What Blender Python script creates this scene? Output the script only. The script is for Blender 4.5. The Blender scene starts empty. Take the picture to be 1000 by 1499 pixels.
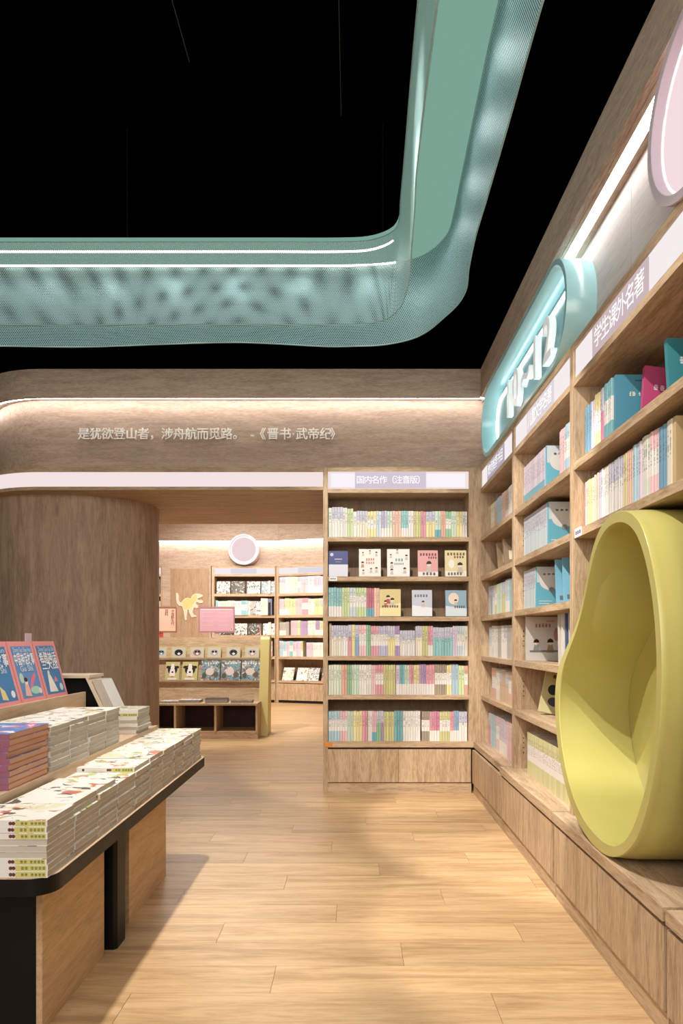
import bpy, bmesh, math, random
from mathutils import Vector, Matrix
R = random.Random(7)
SC = bpy.context.scene
COL = SC.collection
PI = math.pi

# ---------------------------------------------------------------- camera
cam = bpy.data.cameras.new('camera'); camo = bpy.data.objects.new('camera', cam); COL.objects.link(camo)
cam.sensor_fit = 'VERTICAL'; cam.sensor_height = 36; cam.lens = 36*1000/1499
cam.shift_x = -16/1499; cam.shift_y = 186.5/1499
camo.location = (0, 0, 1.2); camo.rotation_euler = (PI/2, 0, 0)
cam.clip_start = .05; cam.clip_end = 60
SC.camera = camo

# ---------------------------------------------------------------- world, exposure, lights
w = bpy.data.worlds.new('world'); SC.world = w; w.use_nodes = True
w.node_tree.nodes['Background'].inputs[0].default_value = (1, .93, .86, 1)
w.node_tree.nodes['Background'].inputs[1].default_value = .25
SC.view_settings.view_transform = 'Standard'; SC.view_settings.look = 'None'
SC.view_settings.gamma = 1; SC.view_settings.use_curve_mapping = False
SC.view_settings.exposure = 0.0
WARM = (1, .94, .87)
def spot(x, y, z, tx, ty, tz, watt, ang, blend=.5, rad=.03, col=WARM):
    l = bpy.data.lights.new('spot_lamp', 'SPOT'); l.energy = watt; l.spot_size = math.radians(ang); l.spot_blend = blend
    l.shadow_soft_size = rad; l.color = col
    o = bpy.data.objects.new('spot_lamp', l); COL.objects.link(o); o.location = (x, y, z)
    o.rotation_euler = (Vector((tx, ty, tz))-Vector((x, y, z))).to_track_quat('-Z', 'Y').to_euler()
    SPOTS.append((Vector((x, y, z)), Vector((tx, ty, tz))))
SPOTS = []
def area(x, y, z, tx, ty, tz, watt, sx, sy, col=WARM):
    l = bpy.data.lights.new('area_lamp', 'AREA'); l.energy = watt; l.shape = 'RECTANGLE'; l.size = sx; l.size_y = sy; l.color = col
    o = bpy.data.objects.new('area_lamp', l); COL.objects.link(o); o.location = (x, y, z)
    o.rotation_euler = (Vector((tx, ty, tz))-Vector((x, y, z))).to_track_quat('-Z', 'Y').to_euler()
# track spots, above and in front of the frame
spot(-.91, 3.2, 4.35, -1.25, 3.0, .6, 190, 44, .4)            # over the book table
spot(-.91, 2.2, 4.35, -1.4, 2.0, .6, 130, 44, .4)
spot(-.84, 3.1, 4.35, .0, 3.5, 0, 240, 56, .9)               # aisle floor
spot(-.84, 1.9, 4.35, .1, 2.3, 0, 160, 56, .9)
spot(-.30, 1.5, 4.35, .30, 5.3, 1.25, 620, 31, .3)       # facing bookcase
spot(-.80, 2.3, 4.35, 1.05, 4.0, 1.0, 620, 34, .25)        # right shelves
spot(-.80, 1.4, 4.35, 1.05, 2.6, .9, 420, 34, .25)        # pod seat and near bay
area(-.6, -1.4, 2.6, .0, 4.2, 1.7, 135, 4.0, 2.0)        # added unseen fill, standing for the shop's general light behind the viewer
area(-2.2, 10.2, 3.4, -2.0, 10.6, 0, 210, 3.0, 3.0)      # far room ceiling light
spot(-1.6, 8.2, 3.5, -1.8, 12.9, 1.3, 480, 60)
spot(-1.9, 7.4, 3.5, -2.0, 8.7, .8, 330, 60)
for k_ in range(10): spot(.44, 4.2-.42*k_, 3.74, .44, 4.2-.42*k_, 0, 2.0, 165, .6, .08, (.93, 1, 1))   # unseen lamps added inside the hoop to brighten its curtains
for k_ in range(9): spot(.1-.45*k_, 4.55, 3.74, .1-.45*k_, 4.55, 0, 2.0, 165, .6, .08, (.93, 1, 1))  # same added lamps along the far run

# ---------------------------------------------------------------- materials
def lin(c):
    return tuple(((v/255)/12.92 if v/255 <= .04045 else ((v/255+.055)/1.055)**2.4) for v in c)
MATS = {}
def newmat(name):
    m = bpy.data.materials.new(name); m.use_nodes = True; nt = m.node_tree
    return m, nt, nt.nodes, nt.links, nt.nodes['Principled BSDF']
def setp(b, rough=.6, spec=.4, **k):
    b.inputs['Roughness'].default_value = rough
    b.inputs['Specular IOR Level'].default_value = spec
def plain(name, rgb, rough=.6, spec=.4, metal=0, var=.04):
    if name in MATS: return MATS[name]
    m, nt, N, L, b = newmat(name); setp(b, rough, spec); b.inputs['Metallic'].default_value = metal
    c = lin(rgb)
    tc = N.new('ShaderNodeTexCoord'); no = N.new('ShaderNodeTexNoise'); no.inputs['Scale'].default_value = 9; no.inputs['Detail'].default_value = 3
    L.new(tc.outputs['Object'], no.inputs['Vector'])
    r = N.new('ShaderNodeValToRGB'); r.color_ramp.elements[0].position = .3; r.color_ramp.elements[1].position = .7
    r.color_ramp.elements[0].color = (*[v*(1-var) for v in c], 1); r.color_ramp.elements[1].color = (*[min(1, v*(1+var)) for v in c], 1)
    L.new(no.outputs['Fac'], r.inputs['Fac']); L.new(r.outputs['Color'], b.inputs['Base Color'])
    MATS[name] = m; return m
def glow(name, rgb, s=1.0):
    if name in MATS: return MATS[name]
    m, nt, N, L, b = newmat(name); N.remove(b)
    e = N.new('ShaderNodeEmission'); e.inputs[0].default_value = (*lin(rgb), 1); e.inputs[1].default_value = s
    L.new(e.outputs[0], N['Material Output'].inputs[0]); MATS[name] = m; return m
def wood(name, light, dark, axis='z', scale=1.0, rough=.55, var=.10, streak=.5, world=True, knots=False):
    """procedural oak: stretched noise for the figure, finer streaks for pores"""
    m, nt, N, L, b = newmat(name); setp(b, rough, .3)
    tc = N.new('ShaderNodeTexCoord'); oi = N.new('ShaderNodeObjectInfo')
    add = N.new('ShaderNodeVectorMath'); add.operation = 'ADD'
    mul = N.new('ShaderNodeVectorMath'); mul.operation = 'MULTIPLY'; mul.inputs[1].default_value = (13.7, 7.3, 5.1)
    cmb = N.new('ShaderNodeCombineXYZ')
    for k in 'XYZ': L.new(oi.outputs['Random'], cmb.inputs[k])
    L.new(cmb.outputs[0], mul.inputs[0]); L.new(tc.outputs['Object'], add.inputs[0]); L.new(mul.outputs[0], add.inputs[1])
    mp = N.new('ShaderNodeMapping'); s = {'x': (.9, 9, 9), 'y': (9, .9, 9), 'z': (9, 9, .9)}[axis]
    mp.inputs['Scale'].default_value = tuple(v*scale for v in s); L.new(add.outputs[0], mp.inputs['Vector'])
    n1 = N.new('ShaderNodeTexNoise'); n1.inputs['Scale'].default_value = 1.2; n1.inputs['Detail'].default_value = 5; n1.inputs['Roughness'].default_value = .6; n1.inputs['Distortion'].default_value = 1.1
    L.new(mp.outputs[0], n1.inputs['Vector'])
    n2 = N.new('ShaderNodeTexNoise'); n2.inputs['Scale'].default_value = 9; n2.inputs['Detail'].default_value = 4; n2.inputs['Roughness'].default_value = .7
    L.new(mp.outputs[0], n2.inputs['Vector'])
    mx = N.new('ShaderNodeMix'); mx.data_type = 'FLOAT'; mx.inputs['Factor'].default_value = streak
    L.new(n1.outputs['Fac'], mx.inputs[2]); L.new(n2.outputs['Fac'], mx.inputs[3])
    r = N.new('ShaderNodeValToRGB'); e = r.color_ramp.elements
    e[0].position = .38; e[1].position = .58; e[0].color = (*lin(dark), 1); e[1].color = (*lin(light), 1)
    L.new(mx.outputs[0], r.inputs['Fac'])
    hv = N.new('ShaderNodeHueSaturation'); ma = N.new('ShaderNodeMapRange'); ma.inputs['To Min'].default_value = 1-var; ma.inputs['To Max'].default_value = 1+var
    L.new(oi.outputs['Random'], ma.inputs['Value']); L.new(ma.outputs[0], hv.inputs['Value']); L.new(r.outputs['Color'], hv.inputs['Color'])
    L.new(hv.outputs['Color'], b.inputs['Base Color'])
    bp = N.new('ShaderNodeBump'); bp.inputs['Strength'].default_value = .12; bp.inputs['Distance'].default_value = .002
    L.new(n2.outputs['Fac'], bp.inputs['Height']); L.new(bp.outputs[0], b.inputs['Normal'])
    MATS[name] = m; return m
OAKZ = wood('oak_vertical', (204, 178, 146), (160, 131, 101), 'z', 2.2, var=.03)
OAKX = wood('oak_along_x', (204, 178, 146), (160, 131, 101), 'x', 2.2, var=.03)
OAKY = wood('oak_along_y', (204, 178, 146), (160, 131, 101), 'y', 2.2, var=.03)
BEAMX = wood('beam_oak_x', (190, 168, 149), (151, 129, 110), 'x', 2.6, var=.02, streak=.6)
BEAMY = wood('beam_oak_y', (190, 168, 149), (151, 129, 110), 'y', 2.6, var=.02, streak=.6)
COLZ = wood('column_oak', (190, 165, 143), (154, 129, 108), 'z', 1.4, var=.02)
TABW = wood('table_oak', (214, 186, 154), (190, 160, 128), 'y', 1.6, var=.03)
FLOOR = wood('floor_oak', (214, 179, 135), (178, 142, 100), 'x', 1.1, rough=.38, var=.09, streak=.35)
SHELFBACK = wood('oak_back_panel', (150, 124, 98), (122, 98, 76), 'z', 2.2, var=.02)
BLACK = plain('black_paint', (9, 9, 10), .45, .3)
CEIL = plain('ceiling_black', (0, 0, 0), 1, 0)
DARKM = plain('dark_metal', (16, 16, 17), .4, .4)
PAPER = plain('paper_edges', (196, 186, 172), .8, .1, var=.05)
WHITE = plain('white_gloss_glow', (244, 244, 244), .25, .5)
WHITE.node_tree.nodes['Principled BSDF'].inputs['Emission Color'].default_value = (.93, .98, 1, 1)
WHITE.node_tree.nodes['Principled BSDF'].inputs['Emission Strength'].default_value = .30  # faint glow added to brighten the raised numerals, which are no lamp
LED = glow('led_white', (255, 248, 248), 24)
LEDS = glow('led_line', (255, 246, 230), 6.0)
SIGNW = glow('sign_glow', (246, 238, 238), 1.0)
PINKB = glow('pink_band_glow', (244, 226, 226), 1.0)

def decal_mat(rgb, rough=.6):
    return plain('print_%02x%02x%02x' % rgb, rgb, rough, .25, var=.0)

def spine_material(name, src):
    """paperback spine: object colour (or a colour attribute) plus a design picked by alpha"""
    m, nt, N, L, b = newmat(name); setp(b, .45, .35)
    if src == 'object':
        oi = N.new('ShaderNodeObjectInfo'); colr, alp, rnd = oi.outputs['Color'], oi.outputs['Alpha'], oi.outputs['Random']
        tc = N.new('ShaderNodeTexCoord'); sep = N.new('ShaderNodeSeparateXYZ'); L.new(tc.outputs['Generated'], sep.inputs[0]); zz = sep.outputs['Z']; xx = sep.outputs['X']
    else:
        at = N.new('ShaderNodeAttribute'); at.attribute_name = 'tone'; colr, alp = at.outputs['Color'], at.outputs['Alpha']
        uv = N.new('ShaderNodeUVMap'); uv.uv_map = 'spine'; sep = N.new('ShaderNodeSeparateXYZ'); L.new(uv.outputs[0], sep.inputs[0]); zz = sep.outputs['Y']; xx = sep.outputs['X']
    def math_(op, a, bb=None, c=None):
        n = N.new('ShaderNodeMath'); n.operation = op
        for i, v in enumerate((a, bb, c)):
            if v is None: continue
            if isinstance(v, (int, float)): n.inputs[i].default_value = v
            else: L.new(v, n.inputs[i])
        return n.outputs[0]
    def between(v, lo, hi): return math_('MULTIPLY', math_('GREATER_THAN', v, lo), math_('LESS_THAN', v, hi))
    def is_(k): return math_('LESS_THAN', math_('ABSOLUTE', math_('SUBTRACT', alp, k)), .04)
    def mixc(f, a, c):
        n = N.new('ShaderNodeMix'); n.data_type = 'RGBA'; L.new(f, n.inputs['Factor'])
        if isinstance(a, tuple): n.inputs[6].default_value = (*a, 1)
        else: L.new(a, n.inputs[6])
        if isinstance(c, tuple): n.inputs[7].default_value = (*c, 1)
        else: L.new(c, n.inputs[7])
        return n.outputs[2]
    cream = (.80, .77, .72)
    c = colr
    c = mixc(math_('MULTIPLY', is_(.2), between(zz, -.1, .36)), c, cream)          # white foot
    c = mixc(math_('MULTIPLY', is_(.4), between(zz, .34, .72)), c, cream)          # white middle
    c = mixc(math_('MULTIPLY', is_(.6), between(zz, .62, 1.1)), c, (.55, .56, .66)) # grey-lilac head
    c = mixc(math_('MULTIPLY', is_(.8), between(zz, -.1, .30)), c, (.17, .42, .50)) # teal foot
    # title marks down the spine
    nx = math_('LESS_THAN', math_('ABSOLUTE', math_('SUBTRACT', xx, .5)), .24)
    cmb = N.new('ShaderNodeCombineXYZ'); L.new(zz, cmb.inputs['Z']); L.new(colr, cmb.inputs['X'])
    no = N.new('ShaderNodeTexNoise'); no.inputs['Scale'].default_value = 42; no.inputs['Detail'].default_value = 1; L.new(cmb.outputs[0], no.inputs['Vector'])
    mk = math_('MULTIPLY', math_('GREATER_THAN', no.outputs['Fac'], .5), math_('MULTIPLY', nx, between(zz, .48, .86)))
    c = mixc(math_('MULTIPLY', mk, .55), c, (.12, .09, .10))
    L.new(c, b.inputs['Base Color']); MATS[name] = m; return m
SPINE = spine_material('paperback_spine', 'object')
SPINEA = spine_material('paperback_spine_row', 'attr')

def art_material(name, base, tints, scale=14, cover=.5):
    """printed picture cover: blotches of several inks on a base colour"""
    if name in MATS: return MATS[name]
    m, nt, N, L, b = newmat(name); setp(b, .3, .4)
    tc = N.new('ShaderNodeTexCoord'); oi = N.new('ShaderNodeObjectInfo')
    cmb = N.new('ShaderNodeCombineXYZ'); L.new(oi.outputs['Random'], cmb.inputs['X']); L.new(oi.outputs['Random'], cmb.inputs['Y'])
    sc_ = N.new('ShaderNodeVectorMath'); sc_.operation = 'SCALE'; sc_.inputs['Scale'].default_value = 31; L.new(cmb.outputs[0], sc_.inputs[0])
    ad = N.new('ShaderNodeVectorMath'); ad.operation = 'ADD'; L.new(tc.outputs['Object'], ad.inputs[0]); L.new(sc_.outputs[0], ad.inputs[1])
    cur = None
    for i, t in enumerate(tints):
        mp = N.new('ShaderNodeMapping'); mp.inputs['Location'].default_value = (i*3.1, i*1.7, i*5.3); L.new(ad.outputs[0], mp.inputs['Vector'])
        no = N.new('ShaderNodeTexNoise'); no.inputs['Scale'].default_value = scale*(1+.35*i); no.inputs['Detail'].default_value = 3; no.inputs['Distortion'].default_value = .8
        L.new(mp.outputs[0], no.inputs['Vector'])
        r = N.new('ShaderNodeValToRGB'); r.color_ramp.elements[0].position = 1-cover; r.color_ramp.elements[1].position = 1-cover+.02
        L.new(no.outputs['Fac'], r.inputs['Fac'])
        mx = N.new('ShaderNodeMix'); mx.data_type = 'RGBA'; L.new(r.outputs['Color'], mx.inputs['Factor'])
        if cur is None: mx.inputs[6].default_value = (*lin(base), 1)
        else: L.new(cur, mx.inputs[6])
        mx.inputs[7].default_value = (*lin(t), 1); cur = mx.outputs[2]
    L.new(cur, b.inputs['Base Color']); MATS[name] = m; return m
ARTW = art_material('white_picture_cover', (238, 236, 228), [(226, 222, 190), (186, 190, 130), (205, 120, 105), (90, 85, 80)], 9, .385)
ARTG = art_material('grey_photo_cover', (205, 205, 200), [(120, 118, 112), (60, 58, 56), (235, 235, 230)], 22, .44)
ARTB = art_material('blue_photo_cover', (120, 170, 190), [(225, 225, 220), (90, 105, 90), (160, 130, 120)], 22, .46)
ARTD = art_material('dark_photo_cover', (70, 66, 64), [(190, 120, 100), (220, 215, 205), (90, 120, 110)], 20, .42)
ARTP = art_material('blue_pink_cover', (92, 128, 190), [(225, 120, 150), (235, 235, 240)], 14, .42)

def mesh_mat(name, rgb, pitch=.0125, rad=.36):
    """sheet metal with round holes punched through on a staggered grid"""
    m, nt, N, L, b = newmat(name); setp(b, .45, .5); b.inputs['Base Color'].default_value = (*lin(rgb), 1); b.inputs['Metallic'].default_value = .15
    uv = N.new('ShaderNodeUVMap'); uv.uv_map = 'sheet'
    def dots(off):
        mp = N.new('ShaderNodeMapping'); mp.inputs['Scale'].default_value = (1/pitch, 1/(pitch*1.73), 1); mp.inputs['Location'].default_value = (off, off, 0)
        L.new(uv.outputs[0], mp.inputs['Vector'])
        fr = N.new('ShaderNodeVectorMath'); fr.operation = 'FRACTION'; L.new(mp.outputs[0], fr.inputs[0])
        sb = N.new('ShaderNodeVectorMath'); sb.operation = 'SUBTRACT'; sb.inputs[1].default_value = (.5, .5, 0); L.new(fr.outputs[0], sb.inputs[0])
        ml = N.new('ShaderNodeVectorMath'); ml.operation = 'MULTIPLY'; ml.inputs[1].default_value = (1, 1.73, 0); L.new(sb.outputs[0], ml.inputs[0])
        ln = N.new('ShaderNodeVectorMath'); ln.operation = 'LENGTH'; L.new(ml.outputs[0], ln.inputs[0])
        lt = N.new('ShaderNodeMath'); lt.operation = 'LESS_THAN'; lt.inputs[1].default_value = rad; L.new(ln.outputs['Value'], lt.inputs[0])
        return lt.outputs[0]
    mx = N.new('ShaderNodeMath'); mx.operation = 'MAXIMUM'; L.new(dots(0), mx.inputs[0]); L.new(dots(.5), mx.inputs[1])
    tr = N.new('ShaderNodeBsdfTransparent'); ms = N.new('ShaderNodeMixShader')
    L.new(mx.outputs[0], ms.inputs[0]); L.new(b.outputs[0], ms.inputs[1]); L.new(tr.outputs[0], ms.inputs[2])
    L.new(ms.outputs[0], N['Material Output'].inputs[0]); MATS[name] = m; return m
PERF = mesh_mat('perforated_teal_metal', (194, 230, 233))

# ---------------------------------------------------------------- mesh helpers
def B(): return bmesh.new()
def box(bm, x0, x1, y0, y1, z0, z1, mi=0):
    vs = [bm.verts.new((x, y, z)) for x in (x0, x1) for y in (y0, y1) for z in (z0, z1)]
    for f in ((0, 1, 3, 2), (4, 6, 7, 5), (0, 4, 5, 1), (2, 3, 7, 6), (0, 2, 6, 4), (1, 5, 7, 3)):
        bm.faces.new([vs[i] for i in f]).material_index = mi
    return vs
def prism(bm, pts, axis, a, b, mi=0):
    """extrude a 2D polygon along an axis"""
    def P(u, v, t):
        return {'x': (t, u, v), 'y': (u, t, v), 'z': (u, v, t)}[axis]
    A = [bm.verts.new(P(u, v, a)) for u, v in pts]; C = [bm.verts.new(P(u, v, b)) for u, v in pts]
    n = len(pts); bm.faces.new(A).material_index = mi; bm.faces.new(C[::-1]).material_index = mi
    for i in range(n): bm.faces.new((A[i], C[i], C[(i+1) % n], A[(i+1) % n])).material_index = mi
def cyl(bm, p, q, r, n=12, mi=0):
    p, q = Vector(p), Vector(q); d = (q-p); L_ = d.length
    M = Matrix.Translation((p+q)/2) @ d.to_track_quat('Z', 'Y').to_matrix().to_4x4()
    g = bmesh.ops.create_cone(bm, cap_ends=True, segments=n, radius1=r, radius2=r, depth=L_, matrix=M)
    for v in g['verts']:
        for f in v.link_faces: f.material_index = mi
def ident(o, label=None, cat=None, group=None, kind=None):
    for k, v in (('label', label), ('category', cat), ('group', group), ('kind', kind)):
        if v: o[k] = v
    return o
def finish(bm, name, bevel=0, smooth=False):
    if bevel:
        es = [e for e in bm.edges if len(e.link_faces) == 2 and e.calc_face_angle(0) > .6]
        bmesh.ops.bevel(bm, geom=es, offset=bevel, segments=2, affect='EDGES', clamp_overlap=True)
    bmesh.ops.recalc_face_normals(bm, faces=bm.faces)
    me = bpy.data.meshes.new(name); bm.to_mesh(me); bm.free()
    if smooth:
        for p in me.polygons: p.use_smooth = True
        me.set_sharp_from_angle(angle=.62)
    return me
def obj(name, bm, mats, parent=None, loc=None, bevel=0, smooth=False, local=False):
    me = finish(bm, name, bevel, smooth)
    for m in (mats if isinstance(mats, (list, tuple)) else [mats]): me.materials.append(m)
    o = bpy.data.objects.new(name, me); COL.objects.link(o)
    if parent:
        o.parent = parent
        if not local:
            off = Vector((0, 0, 0)); p = parent
            while p: off += p.location; p = p.parent
            me.transform(Matrix.Translation(-off))
            if loc is not None: me.transform(Matrix.Translation(-Vector(loc))); o.location = Vector(loc)
    else:
        if loc is None:
            c = [v.co for v in me.vertices]
            loc = ((min(v.x for v in c)+max(v.x for v in c))/2, (min(v.y for v in c)+max(v.y for v in c))/2, min(v.z for v in c))
        me.transform(Matrix.Translation(-Vector(loc))); o.location = loc
    return o
def inst(name, me, parent, loc=(0, 0, 0), rot=(0, 0, 0)):
    o = bpy.data.objects.new(name, me); COL.objects.link(o); o.parent = parent; o.location = loc; o.rotation_euler = rot; return o
def empty(name, loc, label=None, cat=None, group=None, kind=None, parent=None):
    o = bpy.data.objects.new(name, None); COL.objects.link(o); o.location = loc; o.empty_display_size = .05
    if parent: o.parent = parent
    return ident(o, label, cat, group, kind)
def smooth_curve(pts, n):
    """Catmull-Rom through pts, resampled to n by arc length"""
    out = []
    for i in range(len(pts)-1):
        p0 = Vector(pts[max(i-1, 0)]); p1 = Vector(pts[i]); p2 = Vector(pts[i+1]); p3 = Vector(pts[min(i+2, len(pts)-1)])
        for k in range(12):
            t = k/12
            # centripetal-ish: clamp tangents by segment length
            L1 = (p2-p1).length
            m1 = (p2-p0); m1 = m1/m1.length*L1 if m1.length else m1
            m2 = (p3-p1); m2 = m2/m2.length*L1 if m2.length else m2
            h = 2*t**3-3*t**2+1; h1 = t**3-2*t**2+t; h2 = -2*t**3+3*t**2; h3 = t**3-t**2
            out.append(p1*h+m1*h1+p2*h2+m2*h3)
    out.append(Vector(pts[-1]))
    d = [0]
    for a, b in zip(out, out[1:]): d.append(d[-1]+(b-a).length)
    res = []; j = 0
    for k in range(n):
        s = d[-1]*k/(n-1)
        while j < len(d)-2 and d[j+1] < s: j += 1
        t = (s-d[j])/max(1e-9, d[j+1]-d[j]); res.append(out[j].lerp(out[j+1], min(1, max(0, t))))
    return res, d[-1]
_tc = {}
def text_mesh(s, size=1.0, ext=0.0, bev=0.0, res=3, space=1.0, off=.004):
    k = (s, size, ext, bev, space, off)
    if k in _tc: return _tc[k]
    cu = bpy.data.curves.new('lettering', 'FONT'); cu.body = s; cu.size = size; cu.extrude = ext; cu.bevel_depth = bev
    cu.align_x = 'CENTER'; cu.align_y = 'CENTER'; cu.resolution_u = res; cu.space_character = space; cu.offset = size*off
    o = bpy.data.objects.new('lettering', cu); COL.objects.link(o)
    bpy.context.view_layer.update()
    me = bpy.data.meshes.new_from_object(o.evaluated_get(bpy.context.evaluated_depsgraph_get()))
    bpy.data.objects.remove(o); bpy.data.curves.remove(cu)
    me.transform(Matrix.Rotation(PI/2, 4, 'X'))     # now faces -Y, reads along +X
    _tc[k] = me; return me
def lettering(name, s, size, mat, parent, loc, rotz=0, ext=0.0, bev=0.0, width=None, rotx=0, space=1.0, off=.004):
    me = text_mesh(s, size, ext, bev, space=space, off=off).copy()
    xs = [v.co.x for v in me.vertices]
    if width and xs:
        f = width/(max(xs)-min(xs)); me.transform(Matrix.Diagonal((f, 1, 1, 1)))
    me.materials.clear(); me.materials.append(mat)
    for p in me.polygons: p.material_index = 0
    o = bpy.data.objects.new(name, me); COL.objects.link(o); o.location = loc; o.rotation_euler = (rotx, 0, rotz)
    if parent: o.parent = parent
    return o
def ordn(n):
    if 10 <= n % 100 <= 20: return '%dth' % n
    return '%d%s' % (n, {1: 'st', 2: 'nd', 3: 'rd'}.get(n % 10, 'th'))
def structure(o): o['kind'] = 'structure'; return o

ZC = .40          # counter height
SHZ = [2.0, 1.69, 1.378, 1.07, .765]   # shelf tops
HB, HT = 2.345, 2.54                   # header bottom and top of the bookcases
YB = 5.33                              # plane of the facing bookcase

# ================================================================ STRUCTURE
fl = empty('floor', (0, 0, 0), kind='structure')
b = B(); box(b, -5, 1.6, -3, 14.5, -.06, -.012); obj('subfloor', b, plain('joint_dark', (120, 88, 58), .8), fl)
pw = .192; y = 1.55; row = 0
pl = {}
def plank(x0, x1, y0, y1, name='floor_plank'):
    w_, d_ = x1-x0, y1-y0; k = (round(w_, 3), round(d_, 3))
    if k not in pl:
        bb = B(); box(bb, -w_/2+.0007, w_/2-.0007, -d_/2+.0007, d_/2-.0007, -.012, 0); me = finish(bb, 'floor_plank', .0008); me.materials.append(FLOOR); pl[k] = me
    inst(name, pl[k], fl, ((x0+x1)/2, (y0+y1)/2, 0))
while y < 5.9:
    x = -3.4 + (row*.47) % 1.2
    plank(-3.9, x, y, y+pw)
    while x < 1.5:
        x1 = min(1.5, x+1.22); plank(x, x1, y, y+pw); x = x1
    y += pw; row += 1
bb = B()
yy = y
while yy < 14.3:
    x = -4.9+(row*.47) % 1.2; xp = -4.95
    while xp < 1.5:
        x1 = min(1.5, x); 
        if x1 > xp+.01: box(bb, xp+.0007, x1-.0007, yy+.0007, yy+pw-.0007, -.012, 0)
        xp = x1; x += 1.22
    yy += pw; row += 1
yy = 1.55-pw
while yy > -2.9:
    x = -4.9+(row*.47) % 1.2; xp = -4.95
    while xp < 1.5:
        x1 = min(1.5, x)
        if x1 > xp+.01: box(bb, xp+.0007, x1-.0007, yy+.0007, yy+pw-.0007, -.012, 0)
        xp = x1; x += 1.22
    yy -= pw; row += 1
o = obj('floor_plank', bb, FLOOR, fl); o['kind'] = 'stuff'

b = B(); box(b, -5, 1.6, -3, 7.3, 4.6, 4.7); structure(obj('ceiling', b, CEIL))
b = B(); box(b, -5, 1.6, 7.0, 14.5, 3.6, 3.7); structure(obj('ceiling', b, plain('far_ceiling', (190, 180, 168), .9)))
b = B(); box(b, 1.3, 1.45, -3, 5.63, 0, 4.6); structure(obj('wall_right', b, CEIL))
b = B(); box(b, -5, -4.85, -3, 14.5, 0, 4.6); structure(obj('wall_left', b, COLZ))
b = B(); box(b, -5, 1.6, 13.45, 13.6, 0, 3.6); structure(obj('wall_back', b, BEAMX))
b = B(); box(b, 1.45, 1.6, 5.9, 13.45, 0, 4.6); structure(obj('wall_far_right', b, BEAMY))

# wall behind the facing bookcase, thick block to the passage's far edge
b = B(); box(b, -.229, 1.45, 5.64, 6.98, 0, 3.31); structure(obj('wall_partition', b, OAKZ))

# beam over the passage: sweep with a rounded left end
def beam_path(r, off):
    """plan path of the beam's face, moved back by off; r is the outer radius"""
    cx, cy = -2.43, YB+.8; rr = .8-off
    pts = [(1.0+off, YB+off)]
    for k in range(0, 25):
        a = PI/2*k/24
        pts.append((cx-rr*math.sin(a), cy-rr*math.cos(a)))
    pts.append((cx-rr, 7.6)); return pts
def ribbon(bm, off0, off1, z0, z1, x_end=None):
    a = beam_path(.8, off0); c = beam_path(.8, off1)
    if x_end is not None: a[0] = (x_end, a[0][1]); c[0] = (x_end, c[0][1])
    V = [[bm.verts.new((p[0], p[1], z)) for p, z in ((a[i], z0), (a[i], z1), (c[i], z1), (c[i], z0))] for i in range(len(a))]
    for i in range(len(a)-1):
        for j in range(4): bm.faces.new((V[i][j], V[i+1][j], V[i+1][(j+1) % 4], V[i][(j+1) % 4]))
    bm.faces.new(V[0]); bm.faces.new(V[-1][::-1])
bw = empty('wall_beam', (-.7, YB, 2.38), kind='structure')
for nm, o0, o1, z0, z1, m, xe in (('fascia_board', 0, .03, 3.09, 3.31, BEAMX, 1.0), ('cove_soffit', .03, .4, 3.11, 3.14, BEAMX, 1.0),
        ('recessed_face', .13, .16, 2.54, 3.11, BEAMX, 1.13), ('ledge_board', 0, .13, 2.508, 2.54, OAKX, -.229),
        ('ledge_board', .002, .13, 2.541, 2.546, OAKX, 1.0),
        ('bottom_trim', 0, .30, 2.366, 2.392, OAKX, -.229), ('beam_top', .03, .5, 3.28, 3.31, BEAMX, 1.0)):
    b = B(); ribbon(b, o0, o1, z0, z1, xe); obj(nm, b, m, bw, smooth=False)
b = B(); ribbon(b, .012, .05, 2.392, 2.508, -.229); obj('pink_light_band', b, PINKB, bw)
b = B(); ribbon(b, .045, .062, 3.098, 3.112, 1.02); obj('cove_light_strip', b, LED, bw)
# passage soffit
b = B(); box(b, -2.5, -.2292, YB+.1, 6.98, 2.38, 2.50); obj('passage_soffit', b, OAKX, bw)
b = B(); box(b, -4.8, -.2292, 6.88, 6.98, 2.50, 3.6); obj('passage_header', b, BEAMX, bw)
b = B(); box(b, -5, 1.6, 5.9, 6.1, 3.31, 4.6); structure(obj('wall_upper', b, CEIL))

# rounded column wall on the left
b = B(); pts = []
for k in range(0, 41):
    a = PI/2-PI*k/40; pts.append((-2.375+.62*math.cos(a), 6.12+.62*math.sin(a)))
pts.append((-2.6, 5.5))
for k in range(1, 17):
    a = PI/2*k/16; pts.append((-2.6-.5*math.sin(a), 6.0-.5*math.cos(a)))
pts.append((-3.1, 6.74))
prism(b, pts, 'z', 0, 2.385)
cw = structure(obj('wall_left_rounded', b, COLZ))
b = B(); box(b, -4.8, -3.1, 7.0, 7.2, 0, 2.5); structure(obj('wall_left_return', b, COLZ))

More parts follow.
